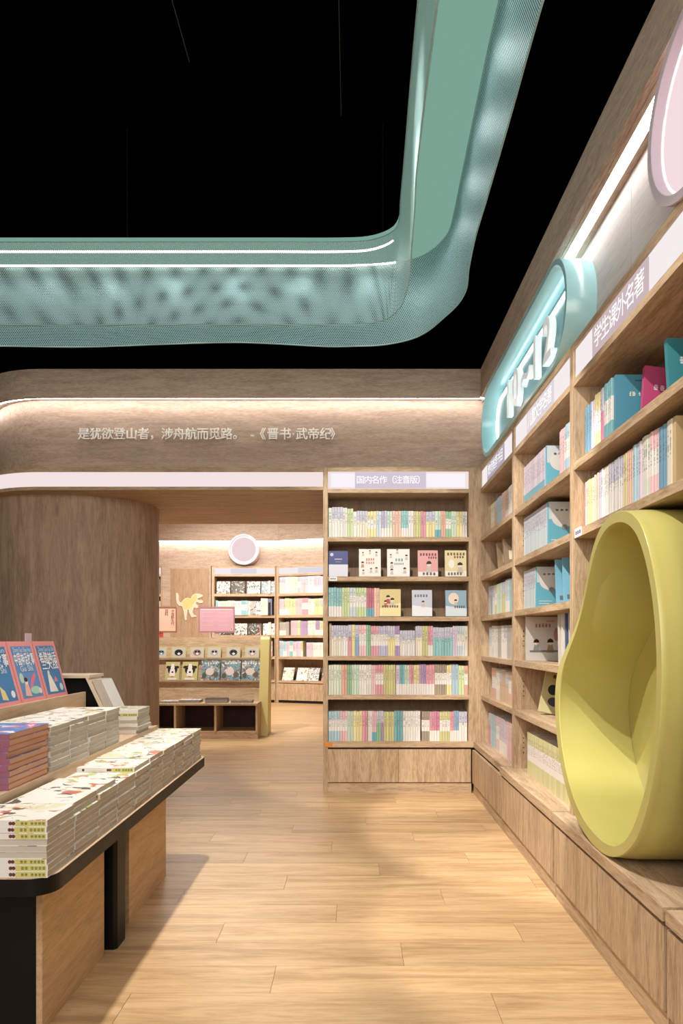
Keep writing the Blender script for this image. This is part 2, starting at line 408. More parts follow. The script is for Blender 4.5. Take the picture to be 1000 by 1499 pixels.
# right wall fascia, cove and recessed face
rw = empty('trim_1', (1.0, 2, 3.09), kind='structure')
b = B(); box(b, 1.0, 1.03, -1, YB-.0, 3.09, 3.31); obj('fascia_board', b, BEAMY, rw)
for s0, s1 in ((-1, 2.765), (2.769, YB+.12)):
    b = B(); box(b, 1.0301, 1.05, s0, s1, 3.088, 3.12); obj('cove_soffit', b, BEAMY, rw)
    b = B(); box(b, 1.1, 1.13, s0, s1, 3.088, 3.12); obj('cove_soffit', b, BEAMY, rw)
b = B(); box(b, 1.05, 1.1, -1, YB+.1, 3.115, 3.13); obj('cove_channel', b, plain('channel_white', (235, 232, 228), .6), rw)
b = B(); box(b, 1.058, 1.088, -.9, YB+.05, 3.098, 3.11); obj('cove_light_strip', b, glow('cove_tube', (255, 252, 252), 13), rw)
b = B(); box(b, 1.031, 1.299, -1, YB+.1, 3.131, 3.31); 
obj('beam_core', b, BEAMY, rw)
GW = wood('washed_oak', (214, 208, 204), (198, 190, 184), 'y', 1.2, var=.02)
yy = -1
for s1 in (.3, 1.53, 2.767, 4.0, YB+.13):
    b = B(); box(b, 1.13, 1.3, yy+.002, s1-.001, HT, 3.088); obj('wall_panel', b, GW, rw); yy = s1

# ---- ceiling track rails and spot heads
for i, (x, y1) in enumerate(((-.91, 3.9), (-.45, 3.3), (-.05, 4.3))):
    t = empty('track_rail', (x, 2, 4.5), ['black lighting track on black ceiling, leftmost of three', 'short black lighting track on black ceiling, middle of three', 'black lighting track on black ceiling, rightmost of three'][i], 'track light')
    b = B(); box(b, x-.018, x+.018, -1, y1, 4.5, 4.6); box(b, x-.022, x-.018, -1, y1, 4.5, 4.506); obj('rail', b, plain('rail_black', (2, 2, 2), 1, 0), t)
    b = B(); box(b, x-.0225, x-.019, -1, y1, 4.494, 4.4999); obj('rail_highlight', b, plain('rail_highlight', (70, 64, 58), .6), t)  # lighter strip added to paint the rail's faint highlight
# ---- teal perforated ceiling feature
ZP, ZBt = 3.77, 3.2
oB = [(-4.8, 4.66), (-2.4, 4.66), (-1.85, 4.673), (-1.28, 4.63), (-.81, 4.6), (-.54, 4.62), (-.17, 4.665), (.02, 4.66), (.204, 4.64), (.383, 4.556), (.484, 4.44), (.569, 4.246), (.62, 4.11), (.644, 4.0), (.65, 3.88), (.63, 3.70), (.6116, 3.407), (.61, 3.145), (.605, 2.667), (.597, 2.137), (.6, 0.5), (.6, -1)]
oT = [(-4.8, 4.70), (-2.4, 4.7), (-.5, 4.7), (.1, 4.69), (.407, 4.62), (.53, 4.5), (.602, 4.33), (.613, 4.2), (.605, 3.746), (.59, 2.8), (.59, .5), (.59, -1)]
iB = [(-4.8, 4.34), (-2.4, 4.35), (-.5, 4.345), (.017, 4.34), (.172, 4.3), (.256, 4.2), (.30, 4.05), (.316, 3.85), (.317, 3.73), (.305, 3.53), (.29, 3.195), (.274, 2.915), (.267, 2.137), (.267, .5), (.267, -1)]
iT = [(-4.8, 4.42), (-.5, 4.42), (.018, 4.416), (.149, 4.386), (.25, 4.31), (.285, 4.206), (.282, 4.0), (.279, 3.746), (.264, 2.746), (.26, .5), (.26, -1)]
NP = 260
cf = empty('ceiling_light_feature', (.4, 4.2, ZBt), 'large rounded teal hoop of perforated metal sheet hanging under black ceiling', 'ceiling feature')
def curtain(name, bot, top):
    Pb, Lb = smooth_curve(bot, NP); Pt, Lt = smooth_curve(top, NP); NV = 8
    bm = B(); uvl = bm.loops.layers.uv.new('sheet'); G = []
    for i in range(NP):
        rowv = []
        for j in range(NV+1):
            t = j/NV; p = Pb[i].lerp(Pt[i], t); rowv.append(bm.verts.new((p.x, p.y, ZBt+(ZP-ZBt)*t)))
        G.append(rowv)
    for i in range(NP-1):
        for j in range(NV):
            f = bm.faces.new((G[i][j], G[i+1][j], G[i+1][j+1], G[i][j+1]))
            for l, (a, c) in zip(f.loops, ((i, j), (i+1, j), (i+1, j+1), (i, j+1))):
                l[uvl].uv = (a/(NP-1)*Lb, c/NV*(ZP-ZBt))
    return obj(name, bm, PERF, cf, smooth=True), Pb, Pt
_, oPb, oPt = curtain('outer_mesh_curtain', oB, oT)
_, iPb, iPt = curtain('inner_mesh_curtain', iB, iT)
def tube(name, pts, r, mat, parent, n=6):
    bm = B(); rings = []
    for i, p in enumerate(pts):
        d = (pts[min(i+1, len(pts)-1)]-pts[max(i-1, 0)]).normalized(); s = Vector((0, 0, 1)) if abs(d.z) < .9 else Vector((1, 0, 0)); u = d.cross(s).normalized(); v = u.cross(d)
        rings.append([bm.verts.new(p+u*r*math.cos(2*PI*k/n)+v*r*math.sin(2*PI*k/n)) for k in range(n)])
    for a, c in zip(rings, rings[1:]):
        for k in range(n): bm.faces.new((a[k], a[(k+1) % n], c[(k+1) % n], c[k]))
    bm.faces.new(rings[0][::-1]); bm.faces.new(rings[-1])
    return obj(name, bm, mat, parent, smooth=True)
RIMM = plain('teal_rim_metal', (150, 185, 182), .35, .5, .2)
for P_, z in ((oPb, ZBt), (iPb, ZBt), (oPt, ZP), (iPt, ZP)): tube('edge_rim', [Vector((p.x, p.y, z)) for p in P_], .004, RIMM, cf)
bm = B(); A = []
for i in range(NP):
    q = iPt[i]; r_ = oPt[i]; A.append([bm.verts.new((q.x, q.y, ZP+.004)), bm.verts.new((r_.x, r_.y, ZP+.004)), bm.verts.new((r_.x, r_.y, ZP+.03)), bm.verts.new((q.x, q.y, ZP+.03))])
for a, c in zip(A, A[1:]):
    for j in range(4): bm.faces.new((a[j], c[j], c[(j+1) % 4], a[(j+1) % 4]))
obj('stretched_light_panel', bm, glow('teal_light_film', (122, 163, 148), 1.0), cf)
def far_run(P, dx=0): return [p for p in P if p.y > 4.2]
tube('light_strip', [Vector((p.x, p.y-.02, ZP-.01)) for p in far_run(oPt) if p.x < .31], .006, LEDS, cf)
tube('light_strip', [Vector((p.x, p.y+.09, ZP-.01)) for p in far_run(iPt) if p.x < .27], .006, LEDS, cf)
bm = B()
for x, y in ((-3.5, 4.55), (-1.5, 4.55), (.2, 4.5), (.44, 3.2), (.43, 1.2), (.43, -.6)): cyl(bm, (x, y, ZP+.03), (x, y, 4.6), .004, 6)
obj('suspension_wires', bm, DARKM, cf)

# ================================================================ BOOKS
_bm = {}
def book_block(t, d, h):
    """paperback standing, spine on -y: rounded spine corners, paper head inset"""
    k = (round(t, 4), round(d, 3), round(h, 3))
    if k in _bm: return _bm[k]
    bm = B(); c = min(.0022, t*.18)
    prism(bm, [(-t/2+c, 0), (t/2-c, 0), (t/2, c), (t/2, d), (t/2-.0006, d), (t/2-.0006, c*1.2), (-t/2+.0006, c*1.2), (-t/2+.0006, d), (-t/2, d), (-t/2, c)], 'z', 0, h, 0)
    box(bm, -t/2+.0006, t/2-.0006, c*1.2, d-.002, .001, h-.002, 1)
    me = finish(bm, 'book'); me.materials.append(SPINE); me.materials.append(PAPER); _bm[k] = me; return me
PAL = dict(white=(226, 224, 222), cream=(228, 218, 196), mint=(182, 214, 190), teal=(96, 176, 184), sky=(140, 190, 216), lilac=(196, 180, 208), lav=(160, 158, 200),
    pink=(228, 170, 180), rose=(208, 118, 140), peach=(226, 172, 146), coral=(214, 140, 116), yellow=(222, 208, 128), olive=(190, 188, 104), green=(96, 164, 112),
    lime=(176, 204, 130), tan=(190, 150, 110), grey=(150, 144, 132), magenta=(190, 80, 130), crimson=(170, 50, 80), blue=(90, 140, 190), deep=(50, 120, 165),
    purple=(140, 105, 165), brown=(128, 108, 84), palegreen=(206, 220, 196), navy=(60, 70, 120), turq=(60, 150, 170), ltblue=(184, 208, 222))
NAMES = dict(white='white', cream='cream', mint='mint green', teal='teal', sky='sky blue', lilac='lilac', lav='lavender blue', pink='pink', rose='rose pink', peach='peach', coral='coral',
    yellow='yellow', olive='olive yellow', green='green', lime='lime green', tan='tan', grey='grey', magenta='magenta', crimson='crimson', blue='blue', deep='deep blue', purple='purple',
    brown='brown', palegreen='pale green', navy='navy', turq='turquoise', ltblue='pale blue')
DES = {'': 0.0, 'f': .2, 'm': .4, 'h': .6, 't': .8}
def shade_(c, j):
    c = tuple(v*.62+(232, 226, 218)[i]*.38 for i, v in enumerate(c))
    return tuple(max(0, min(1, v*(1+j))) for v in lin(c))
def back_row(zt, runs, where, x_fun, tt=.0208):
    n = 0
    seq = []
    for x0, x1, cname, des, h in runs:
        X0, X1 = x_fun(x0), x_fun(x1); cnt = max(1, round((X1-X0)/tt)); t = (X1-X0)/cnt
        for k in range(cnt): seq.append((X0+t*(k+.5), t, cname, des, h))
    for (x, t, cn, des, h) in seq:
        n += 1; hh = h+R.choice((0, 0, 0, -.002, .001)); tq = round(t*.96, 4)
        o = bpy.data.objects.new('upright_book', book_block(tq, .17, round(hh, 3))); COL.objects.link(o)
        o.location = (x, YB+.04+R.uniform(0, .006), zt)
        o.color = (*shade_(PAL[cn], R.uniform(-.10, .10)), DES[des])
        ident(o, '%s paperback spine, %s from left on %s shelf, facing bookcase' % (NAMES[cn], ordn(n), where), 'book', 'upright paperbacks on the %s shelf of the facing bookcase' % where)
fx = lambda c: (460+c/3.846-516)/187.5*(1+.04/5.33)
back_row(SHZ[0], [(80, 100, 'palegreen', '', .235), (100, 162, 'white', 'h', .24), (162, 186, 'white', '', .235), (186, 220, 'lime', '', .228), (220, 240, 'white', '', .205), (240, 300, 'cream', 'h', .21), (300, 350, 'yellow', 'm', .208), (350, 378, 'ltblue', '', .21), (378, 410, 'lav', 'f', .21), (410, 440, 'mint', 'f', .208), (440, 490, 'peach', '', .21), (490, 530, 'teal', 'f', .21), (530, 560, 'white', '', .21), (560, 600, 'olive', '', .207), (600, 630, 'rose', '', .207), (630, 680, 'yellow', 'h', .207), (680, 714, 'mint', 't', .208), (714, 740, 'coral', '', .208), (740, 772, 'green', 'm', .206), (772, 800, 'mint', '', .206), (800, 835, 'yellow', '', .205), (835, 862, 'white', '', .205)], 'top', fx)
back_row(SHZ[2], [(80, 155, 'teal', 'f', .23), (155, 200, 'lime', '', .228), (200, 235, 'ltblue', 'm', .228), (235, 295, 'lime', 'm', .228), (295, 337, 'crimson', 't', .226), (337, 368, 'peach', '', .226)], 'third', fx)
back_row(SHZ[3], [(85, 97, 'tan', '', .255), (97, 150, 'cream', 'h', .24), (150, 190, 'white', 'h', .24), (190, 212, 'rose', 'h', .245), (212, 230, 'yellow', '', .245), (230, 252, 'blue', 'h', .245), (252, 293, 'pink', 'm', .243), (293, 319, 'green', '', .243), (319, 361, 'rose', 'm', .235), (361, 415, 'lav', 'm', .235), (415, 455, 'yellow', 'h', .235), (455, 481, 'purple', 'm', .235), (482, 568, 'white', 'h', .2), (570, 608, 'cream', 'h', .235), (608, 640, 'olive', '', .235), (640, 669, 'rose', 'f', .235), (669, 780, 'teal', 'h', .225), (780, 806, 'lilac', '', .235), (806, 846, 'ltblue', 'm', .235), (846, 865, 'cream', '', .235)], 'fourth', fx)
back_row(SHZ[4], [(80, 155, 'palegreen', '', .235), (155, 186, 'coral', '', .235), (186, 210, 'green', '', .235), (210, 252, 'mint', '', .235), (252, 322, 'white', 'm', .235), (322, 345, 'pink', '', .235), (345, 390, 'rose', 'm', .235), (390, 458, 'olive', '', .235), (460, 482, 'lilac', 'f', .235), (482, 508, 'turq', 'f', .235), (508, 535, 'mint', 'f', .235), (535, 560, 'rose', 'f', .235), (560, 592, 'yellow', 'f', .235), (592, 630, 'purple', 'f', .238), (630, 679, 'rose', 'f', .235), (679, 746, 'brown', 'm', .237), (746, 775, 'yellow', 'm', .235), (775, 812, 'sky', '', .237), (812, 846, 'lime', '', .228), (846, 866, 'coral', 'm', .228)], 'fifth', fx)
back_row(ZC+.0, [(80, 145, 'sky', 'm', .235), (145, 187, 'pink', 'm', .235), (187, 221, 'mint', '', .235), (221, 270, 'yellow', '', .235), (270, 302, 'rose', '', .235), (303, 326, 'white', '', .235), (326, 350, 'pink', 't', .235), (350, 376, 'green', 'h', .235), (376, 392, 'purple', 'h', .235), (392, 450, 'olive', '', .23), (450, 500, 'turq', '', .235), (500, 598, 'white', 'm', .235), (605, 650, 'brown', 'm', .23), (650, 676, 'rose', 'f', .23), (676, 706, 'magenta', 'f', .23), (706, 765, 'olive', 'm', .23), (765, 788, 'rose', 'f', .23), (788, 815, 'blue', 'f', .235), (815, 862, 'white', 'h', .23)], 'bottom', fx)

def face_book(loc, w_, h_, t, rgb, label, cat='book', rotz=0, lean=0.14, leany=0, art=(), name='display_book', group=None, title=None, mat=None, pages=True):
    """book shown cover first: cover faces local -y, lower edge at z=0, leaning back"""
    r = empty(name, loc, label, cat, group); r.rotation_euler = (-lean, leany, rotz)
    bm = B(); box(bm, -w_/2, w_/2, -.001, 0, 0, h_); box(bm, -w_/2, w_/2, t-.001, t, 0, h_); box(bm, -w_/2-.001, -w_/2, -.001, t, 0, h_)
    obj('cover', bm, mat or decal_mat(rgb, .35), r, local=True)
    bm = B(); box(bm, -w_/2, w_/2-.003, 0, t-.001, .002, h_-.003); obj('pages', bm, PAPER, r, local=True)
    if art:
        bm = B(); ms = []; 
        for i, a in enumerate(art):
            c = a[-1]; m_ = decal_mat(c, .4)
            if m_ not in ms: ms.append(m_)
            mi = ms.index(m_); yy = -.0012-.0002*i
            if a[0] == 'r': 
                vs = [bm.verts.new((a[k]*w_, yy, a[j]*h_)) for k, j in ((1, 3), (2, 3), (2, 4), (1, 4))]; bm.faces.new(vs).material_index = mi
            elif a[0] == 'd':
                vs = [bm.verts.new((a[1]*w_+a[3]*w_*math.cos(2*PI*k/20), yy, a[2]*h_+a[4]*w_*math.sin(2*PI*k/20))) for k in range(20)]; bm.faces.new(vs).material_index = mi
            elif a[0] == 'p':
                vs = [bm.verts.new((p[0]*w_, yy, p[1]*h_)) for p in a[1]]; bm.faces.new(vs).material_index = mi
            elif a[0] == 'dash':     # rows of small printed marks
                _, x0, x1, z, hh, n_ = a[:6]
                for q in range(n_):
                    u = x0+(x1-x0)*(q+.5)/n_; s = (x1-x0)/n_*.33; zz = z+R.uniform(-.004, .004)
                    for du, dz, su, sz in ((0, 0, s, hh*.12), (0, hh*.3, s*.8, hh*.1), (0, -hh*.3, s*.9, hh*.1), (-s*.2, 0, s*.18, hh*.45)):
                        vs = [bm.verts.new(((u+du+k*su)*w_, yy, (zz+dz+j*sz)*h_)) for k, j in ((-1, -1), (1, -1), (1, 1), (-1, 1))]; bm.faces.new(vs).material_index = mi
        obj('cover_art', bm, ms, r, local=True)['kind'] = 'stuff'
    for i, tt_ in enumerate(title or ()):
        s, cx, cz, sz, c = tt_[:5]
        lettering('cover_title', s, sz, decal_mat(c, .4), r, (cx*w_, -.0032, cz*h_), 0, width=tt_[5]*w_ if len(tt_) > 5 else None, off=.012)
    return r
def kid(cx, cz, s, hair=(60, 48, 46), body=(200, 190, 180)):
    """tiny printed figure of a child: body, face, hair"""
    return [('p', [(cx-.9*s, cz-1.5*s), (cx+.9*s, cz-1.5*s), (cx+.45*s, cz), (cx-.45*s, cz)], body), ('d', cx, cz+.3*s, s*.62, s*.62, (240, 214, 196)), ('p', [(cx-.75*s, cz+.25*s), (cx+.75*s, cz+.3*s), (cx+.6*s, cz+.75*s), (cx, cz+1.0*s), (cx-.6*s, cz+.75*s)], hair)]
# second shelf of facing bookcase: five face-out books
ux = lambda x: (x-516)/187.5*1.012
z = SHZ[1]+.004; yb = YB+.03
DK = (70, 60, 64)
def fo(cx, w_px, h_px, zt): return ((ux(cx), yb, zt), w_px/187.5, h_px/187.5)
p, w_, h_ = fo(495.5, 28, 38, z); face_book(p, w_, h_, .02, (70, 78, 130), 'navy and white picture book, face out at left end of second shelf, facing bookcase', lean=.10,
    art=[('r', -.5, .5, 0, .47, (214, 216, 226)), ('d', -.35, .86, .09, .09, (196, 202, 222)), ('r', -.2, .2, .66, .70, (196, 170, 190)), ('r', -.15, .15, .56, .58, (150, 150, 190))])
p, w_, h_ = fo(541.5, 32, 41, z); face_book(p, w_, h_, .02, (236, 230, 222), 'white picture book bordered with small children, face out, second from left on second shelf', lean=.10,
    art=kid(-.32, .84, .06)+kid(.3, .84, .07)+kid(-.34, .46, .09, body=(190, 140, 130))+kid(0, .9, .06)+kid(.05, .24, .07)+kid(.3, .26, .08)+kid(-.3, .18, .07)+[('dash', -.2, .22, .62, .10, 4, (222, 150, 130)), ('dash', -.2, .22, .5, .08, 4, (222, 160, 140))])
p, w_, h_ = fo(583, 33, 41, z); face_book(p, w_, h_, .02, (232, 232, 228), 'white picture book with green title and children, face out in middle of second shelf', lean=.10,
    art=kid(-.34, .76, .06)+kid(.36, .72, .08)+kid(-.3, .44, .09)+kid(-.05, .93, .07, (150, 90, 90))+kid(.28, .24, .09)+kid(-.3, .2, .09)+[('dash', -.16, .22, .6, .12, 3, (140, 176, 160)), ('dash', -.2, .25, .46, .08, 5, (150, 170, 160))])
p, w_, h_ = fo(626, 29.5, 39, z); face_book(p, w_, h_, .02, (222, 166, 164), 'pink picture book with dark haired child, face out, fourth on second shelf', lean=.10,
    art=[('dash', -.42, .45, .84, .12, 6, (90, 50, 58)), ('dash', 0, .45, .72, .1, 4, (90, 50, 58)), ('r', -.5, .5, 0, .18, (236, 226, 222))]+kid(.05, .42, .18)+[('dash', -.3, .4, .1, .12, 4, DK)])
p, w_, h_ = fo(666.5, 31.5, 39, z); face_book(p, w_, h_, .02, (224, 212, 168), 'yellow picture book with dark haired child, face out at right end of second shelf', lean=.10,
    art=[('dash', -.42, .45, .86, .12, 6, (70, 54, 44)), ('dash', -.1, .4, .74, .1, 4, (70, 54, 44)), ('d', -.2, .48, .14, .2, (236, 232, 224)), ('r', -.5, .5, 0, .2, (236, 230, 214))]+kid(.2, .38, .17)+[('dash', -.4, .3, .1, .12, 5, DK)])
z = SHZ[2]+.004
p, w_, h_ = fo(571, 31, 40, z); face_book(p, w_, h_, .02, (214, 198, 140), 'yellow picture book with a group of children, face out beside the third shelf spines', lean=.06,
    art=[('p', [(-.5, 0), (.5, 0), (.5, .5), (-.5, .3)], (234, 222, 168))]+kid(-.1, .66, .13, body=(180, 90, 90))+kid(.1, .56, .13)+kid(-.22, .5, .1, body=(190, 120, 100))+[('dash', -.4, .4, .36, .1, 7, (110, 70, 54))])
p, w_, h_ = fo(617.5, 29.5, 39, z); face_book(p, w_, h_, .02, (196, 202, 214), 'pale grey picture book with one small figure, face out on third shelf', lean=.10,
    art=[('p', [(-.5, 0), (.5, 0), (.5, .32), (-.5, .42)], (232, 234, 240)), ('dash', -.4, .3, .78, .12, 5, (90, 92, 110))]+kid(.05, .5, .1))
p, w_, h_ = fo(667, 31, 38.5, z); face_book(p, w_, h_, .02, (146, 176, 194), 'dusty blue picture book with a pale moon, face out at right of third shelf', lean=.10,
    art=[('p', [(-.5, 0), (.5, 0), (.5, .30), (-.5, .4)], (214, 226, 234)), ('d', -.12, .68, .25, .28, (232, 214, 196)), ('dash', -.1, .42, .36, .12, 5, (60, 60, 70))]+kid(-.02, .56, .1))

# ================================================================ BOOKCASES
def tape_top(o): return o
def make_bookcase_back():
    t = empty('bookcase', (.36, YB, 0), 'tall oak bookcase facing the viewer, with lit sign above six book rows', 'bookcase')
    x0, x1 = -.229, .912; yb_ = 5.63
    b = B(); box(b, x0, x0+.037, YB, yb_, 0, HT); obj('side_panel', b, OAKZ, t, bevel=.001)
    b = B(); box(b, x1-.003, 1.0, YB, YB+.03, ZC, HT); obj('filler_panel', b, OAKZ, t, bevel=.001)
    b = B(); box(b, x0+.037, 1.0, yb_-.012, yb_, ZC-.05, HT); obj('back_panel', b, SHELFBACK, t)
    b = B(); box(b, x1-.003, x1+.02, YB+.03, yb_-.012, ZC, HT); obj('side_panel', b, OAKZ, t)
    for z in SHZ:
        b = B(); box(b, x0+.037, x1-.003, YB+.004, yb_-.012, z-.034, z); obj('shelf', b, OAKX, t, bevel=.0012)
    b = B(); box(b, x0+.037, x1-.003, YB+.002, yb_-.012, HB, HB+.03); obj('header_bottom', b, OAKX, t, bevel=.001)
    b = B(); box(b, x0+.037, x1-.003, YB, yb_-.012, 2.512, HT); obj('header_top', b, OAKX, t, bevel=.001)
    b = B(); box(b, x0+.037, x1-.003, YB+.012, YB+.06, HB+.03, 2.512); s = obj('lit_sign', b, PINKB, t)
    b = B(); box(b, x0+.06, x1-.03, YB+.009, YB+.0118, HB+.045, 2.497); obj('light_tube', b, glow('sign_core', (250, 244, 248), 1.0), s)
    b = B(); box(b, .02, .575, YB+.0035, YB+.0088, HB+.035, 2.507); obj('sign_plate', b, glow('plate_mauve', (212, 200, 212), 1), s)
    for k, ch in enumerate('国内名作（注音版）'): lettering('character', ch, .066, glow('letter_white', (252, 250, 252), 1.15), s, Vector((.30+.0595*(k-4), YB+.002, 2.442))-t.location)
    # base cabinet
    b = B(); box(b, x0+.037, .945, YB-.004, yb_-.012, ZC-.042, ZC); obj('worktop', b, OAKX, t, bevel=.0015)
    b = B(); box(b, x0+.037, .93, YB+.025, yb_-.012, .07, ZC-.042); obj('body', b, plain('cabinet_gap_shade', (52, 38, 28), .7), t)  # dark colour puts shade into the gaps round the doors
    for a, c in ((x0+.038, .357), (.360, .925)):
        b = B(); box(b, a, c, YB+.002, YB+.02, .085, ZC-.058); obj('door', b, OAKZ, t, bevel=.001)
    b = B(); box(b, x0+.037, .93, YB+.012, YB+.03, 0, .078); obj('plinth', b, OAKX, t)
    return t
make_bookcase_back()

XS = 1.0
ups = [5.33, 4.255, 3.118, 2.0, .88]     # upright centres along the right wall
signs = ['教师推荐书目', '儿童文学名著', '学生课外名著']
whr = ['farthest bay of the right wall', 'second bay of the right wall, behind the yellow pod', 'third bay of the right wall, above the yellow pod', 'nearest bay of the right wall']
for i in range(4):
    yf, yn = ups[i], ups[i+1]
    t = empty('bookcase', (XS, (yf+yn)/2, 0), 'oak bookcase, '+whr[i], 'bookcase')
    if i == 0: yf -= .002
    yi = yf-.0228 if i else yf; yo = yn+.0228
    b = B(); box(b, XS, 1.29, yn-.0222, yn+.0228, ZC, HT); obj('side_panel', b, OAKZ, t, bevel=.001)
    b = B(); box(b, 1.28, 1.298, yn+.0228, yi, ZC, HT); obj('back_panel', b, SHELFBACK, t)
    zs = SHZ if i != 2 else SHZ[:2]
    if i == 0: b = B(); box(b, 1.001, 1.28, 5.329, 5.36, ZC, HT); obj('side_panel', b, OAKZ, t)
    for z in zs:
        b = B(); box(b, XS+.004, 1.28, yo, yi, z-.034, z); obj('shelf', b, OAKY, t, bevel=.0012)
    b = B(); box(b, XS+.002, 1.28, yo, yi, HB, HB+.03); obj('header_bottom', b, OAKY, t, bevel=.001)
    b = B(); box(b, XS, 1.28, yo, yi, 2.512, HT); obj('header_top', b, OAKY, t, bevel=.001)
    b = B(); box(b, XS+.012, XS+.06, yo, yi, HB+.03, 2.512); s = obj('lit_sign', b, SIGNW, t)
    yc = (yo+yi)/2
    if i < 3:
        yc2 = (yc+.02, yc, 2.60)[i]
        hw = (.28, .26, .27)[i]
        b = B(); box(b, XS+.008, XS+.0118, yc2-hw, yc2+hw, HB+.036, 2.506); obj('sign_plate', b, glow(('plate_grey', 'plate_pale', 'plate_rose')[i], ((190, 178, 188), (238, 226, 228), (214, 192, 196))[i], .9), s)
        for k, ch in enumerate(signs[i]): lettering('character', ch, .092, glow('letter_white', (252, 250, 252), 1.15), s, Vector((XS+.0065, yc2+hw*.3*(2.5-k), 2.442))-t.location, rotz=-PI/2)
    b = B()
    for z in [zz_+.03*k for zz_ in (1.78, 1.47, 1.16, .85, .5) for k in range(4)]:
        if i == 2 and z < 1.7: continue
        cyl(b, (1.06, yi-.0025, z), (1.06, yi+.001, z), .0035, 8)
    if i: o = obj('shelf_pin_holes', b, BLACK, t)
    else: b.free()

# counters and cabinets along the right wall
cabs = [(5.33, 4.30, 1), (4.30, 3.17, 2), (3.17, 2.035, 2), (2.035, .9, 2)]
cl = ['single door oak base cabinet in the far corner by the facing bookcase', 'two door oak base cabinet under second bay, left of yellow pod', 'two door oak base cabinet under the yellow pod', 'oak base cabinet nearest viewer, cut by right edge of picture']
for i, (yf, yn, nd) in enumerate(cabs):
    t = empty('base_cabinet', (1.1, (yf+yn)/2, 0), cl[i], 'cabinet', None)
    zc = ZC+(0, 0, 0, 0)[i]
    b = B(); box(b, .925 if i else .9455, 1.298, yn+.004, yf-.004-(.012 if i == 3 else 0), zc-.042, zc); obj('worktop', b, OAKY, t, bevel=.0015)
    b = B(); box(b, .962, 1.298, yn+.012, yf-.012, .07, zc-.042); obj('body', b, plain('cabinet_gap_shade', (52, 38, 28), .7), t)  # body coloured dark so door and worktop gaps carry painted shade
    L0 = (yf-yn)/nd
    for k in range(nd):
        b = B(); box(b, .933, .955, yn+.006+L0*k+(.006 if k == 0 else 0), yn+L0*(k+1)-(.010 if k == nd-1 else .004), .085, zc-.060); obj('door', b, OAKZ, t, bevel=.001)
    b = B(); box(b, .944, .965, yn+.004, yf-.006, 0, .078); obj('plinth', b, OAKY, t)
# price tickets on shelf edges
for (x, y, z, c, l, rz) in ((-.185, YB-.0055, ZC-.02, (214, 140, 60), 'orange price ticket at left end of the facing bookcase worktop', 0), (-.15, YB+.001, SHZ[1]-.017, (236, 236, 236), 'white price ticket on second shelf edge of the facing bookcase', 0), (XS+.001, 3.03, SHZ[1]-.015, (240, 236, 240), 'white price ticket on shelf edge above the yellow pod', 1)):
    b = B()
    if rz: box(b, x-.001, x+.002, y-.045, y+.045, z-.02, z+.02)
    else: box(b, x-.03, x+.03, y-.001, y+.002, z-.017, z+.017)
    o = ident(obj('price_ticket', b, decal_mat(c)), l, 'label')
    if c[0] > 230:
        b = B()
        for k in range(3):
            if rz: box(b, x-.0016, x-.001, y-.035+.025*k, y-.02+.025*k, z-.008, z+.008)
            else: box(b, x-.02+.015*k, x-.012+.015*k, y-.0016, y-.001, z-.006, z+.006)
        obj('print', b, decal_mat((90, 60, 100)), o)

# upright books in the right-hand bays; spines face -x
def side_row(zt, runs, where, tt=.0165, X=1.045, d=.17):
    n = 0; last = None
    for y0, y1, cn, des, h in runs:            # y0 far, y1 near
        cnt = max(1, round((y0-y1)/tt)); t = (y0-y1)/cnt
        for k in range(cnt):
            n += 1; y = y0-t*(k+.5); hh = round(h+R.choice((0, 0, -.002, .001)), 3)
            o = bpy.data.objects.new('upright_book', book_block(round(t*.96, 4), d, hh)); COL.objects.link(o)
            o.location = (X+R.uniform(0, .005), y, zt); o.rotation_euler = (0, 0, -PI/2)
            o.color = (*shade_(PAL[cn], R.uniform(-.08, .08)), DES[des])
            ident(o, '%s paperback spine, %s from far end, %s' % (NAMES[cn], ordn(n), where), 'book', 'upright paperbacks on the '+where)
gy = lambda x: 1045/(x-516)
w3 = 'upper shelf above the pod'
side_row(SHZ[0], [(3.075, 2.99, 'deep', '', .24), (2.99, 2.96, 'lilac', 'f', .24), (2.96, 2.88, 'yellow', 'm', .25), (2.88, 2.85, 'magenta', 'h', .25), (2.85, 2.755, 'turq', 'm', .255)], w3)
c7 = lambda c: gy(850+c/5.767)
w3 = 'lower shelf above the pod'
side_row(SHZ[1], [(3.075, c7(60), 'pink', '', .215), (c7(60), c7(92), 'yellow', '', .215), (c7(92), c7(112), 'mint', '', .215), (c7(112), c7(150), 'peach', '', .22), (c7(150), c7(175), 'lav', '', .225), (c7(175), c7(235), 'white', '', .225), (c7(237), c7(355), 'white', 'h', .225), (c7(355), c7(388), 'yellow', '', .225), (c7(388), c7(432), 'peach', '', .225), (c7(432), c7(478), 'sky', '', .23), (c7(478), c7(508), 'lilac', '', .23), (c7(508), c7(545), 'white', '', .238), (c7(545), c7(585), 'palegreen', 'm', .235), (c7(585), c7(650), 'pink', 'm', .235), (c7(650), c7(722), 'deep', '', .232), (c7(722), c7(765), 'cream', '', .235)], w3, .0175)
side_row(SHZ[0], [(3.46, 3.38, 'pink', '', .25), (3.38, 3.30, 'sky', 'm', .25), (3.30, 3.2, 'peach', 'm', .25)], 'top shelf of second bay', .03)
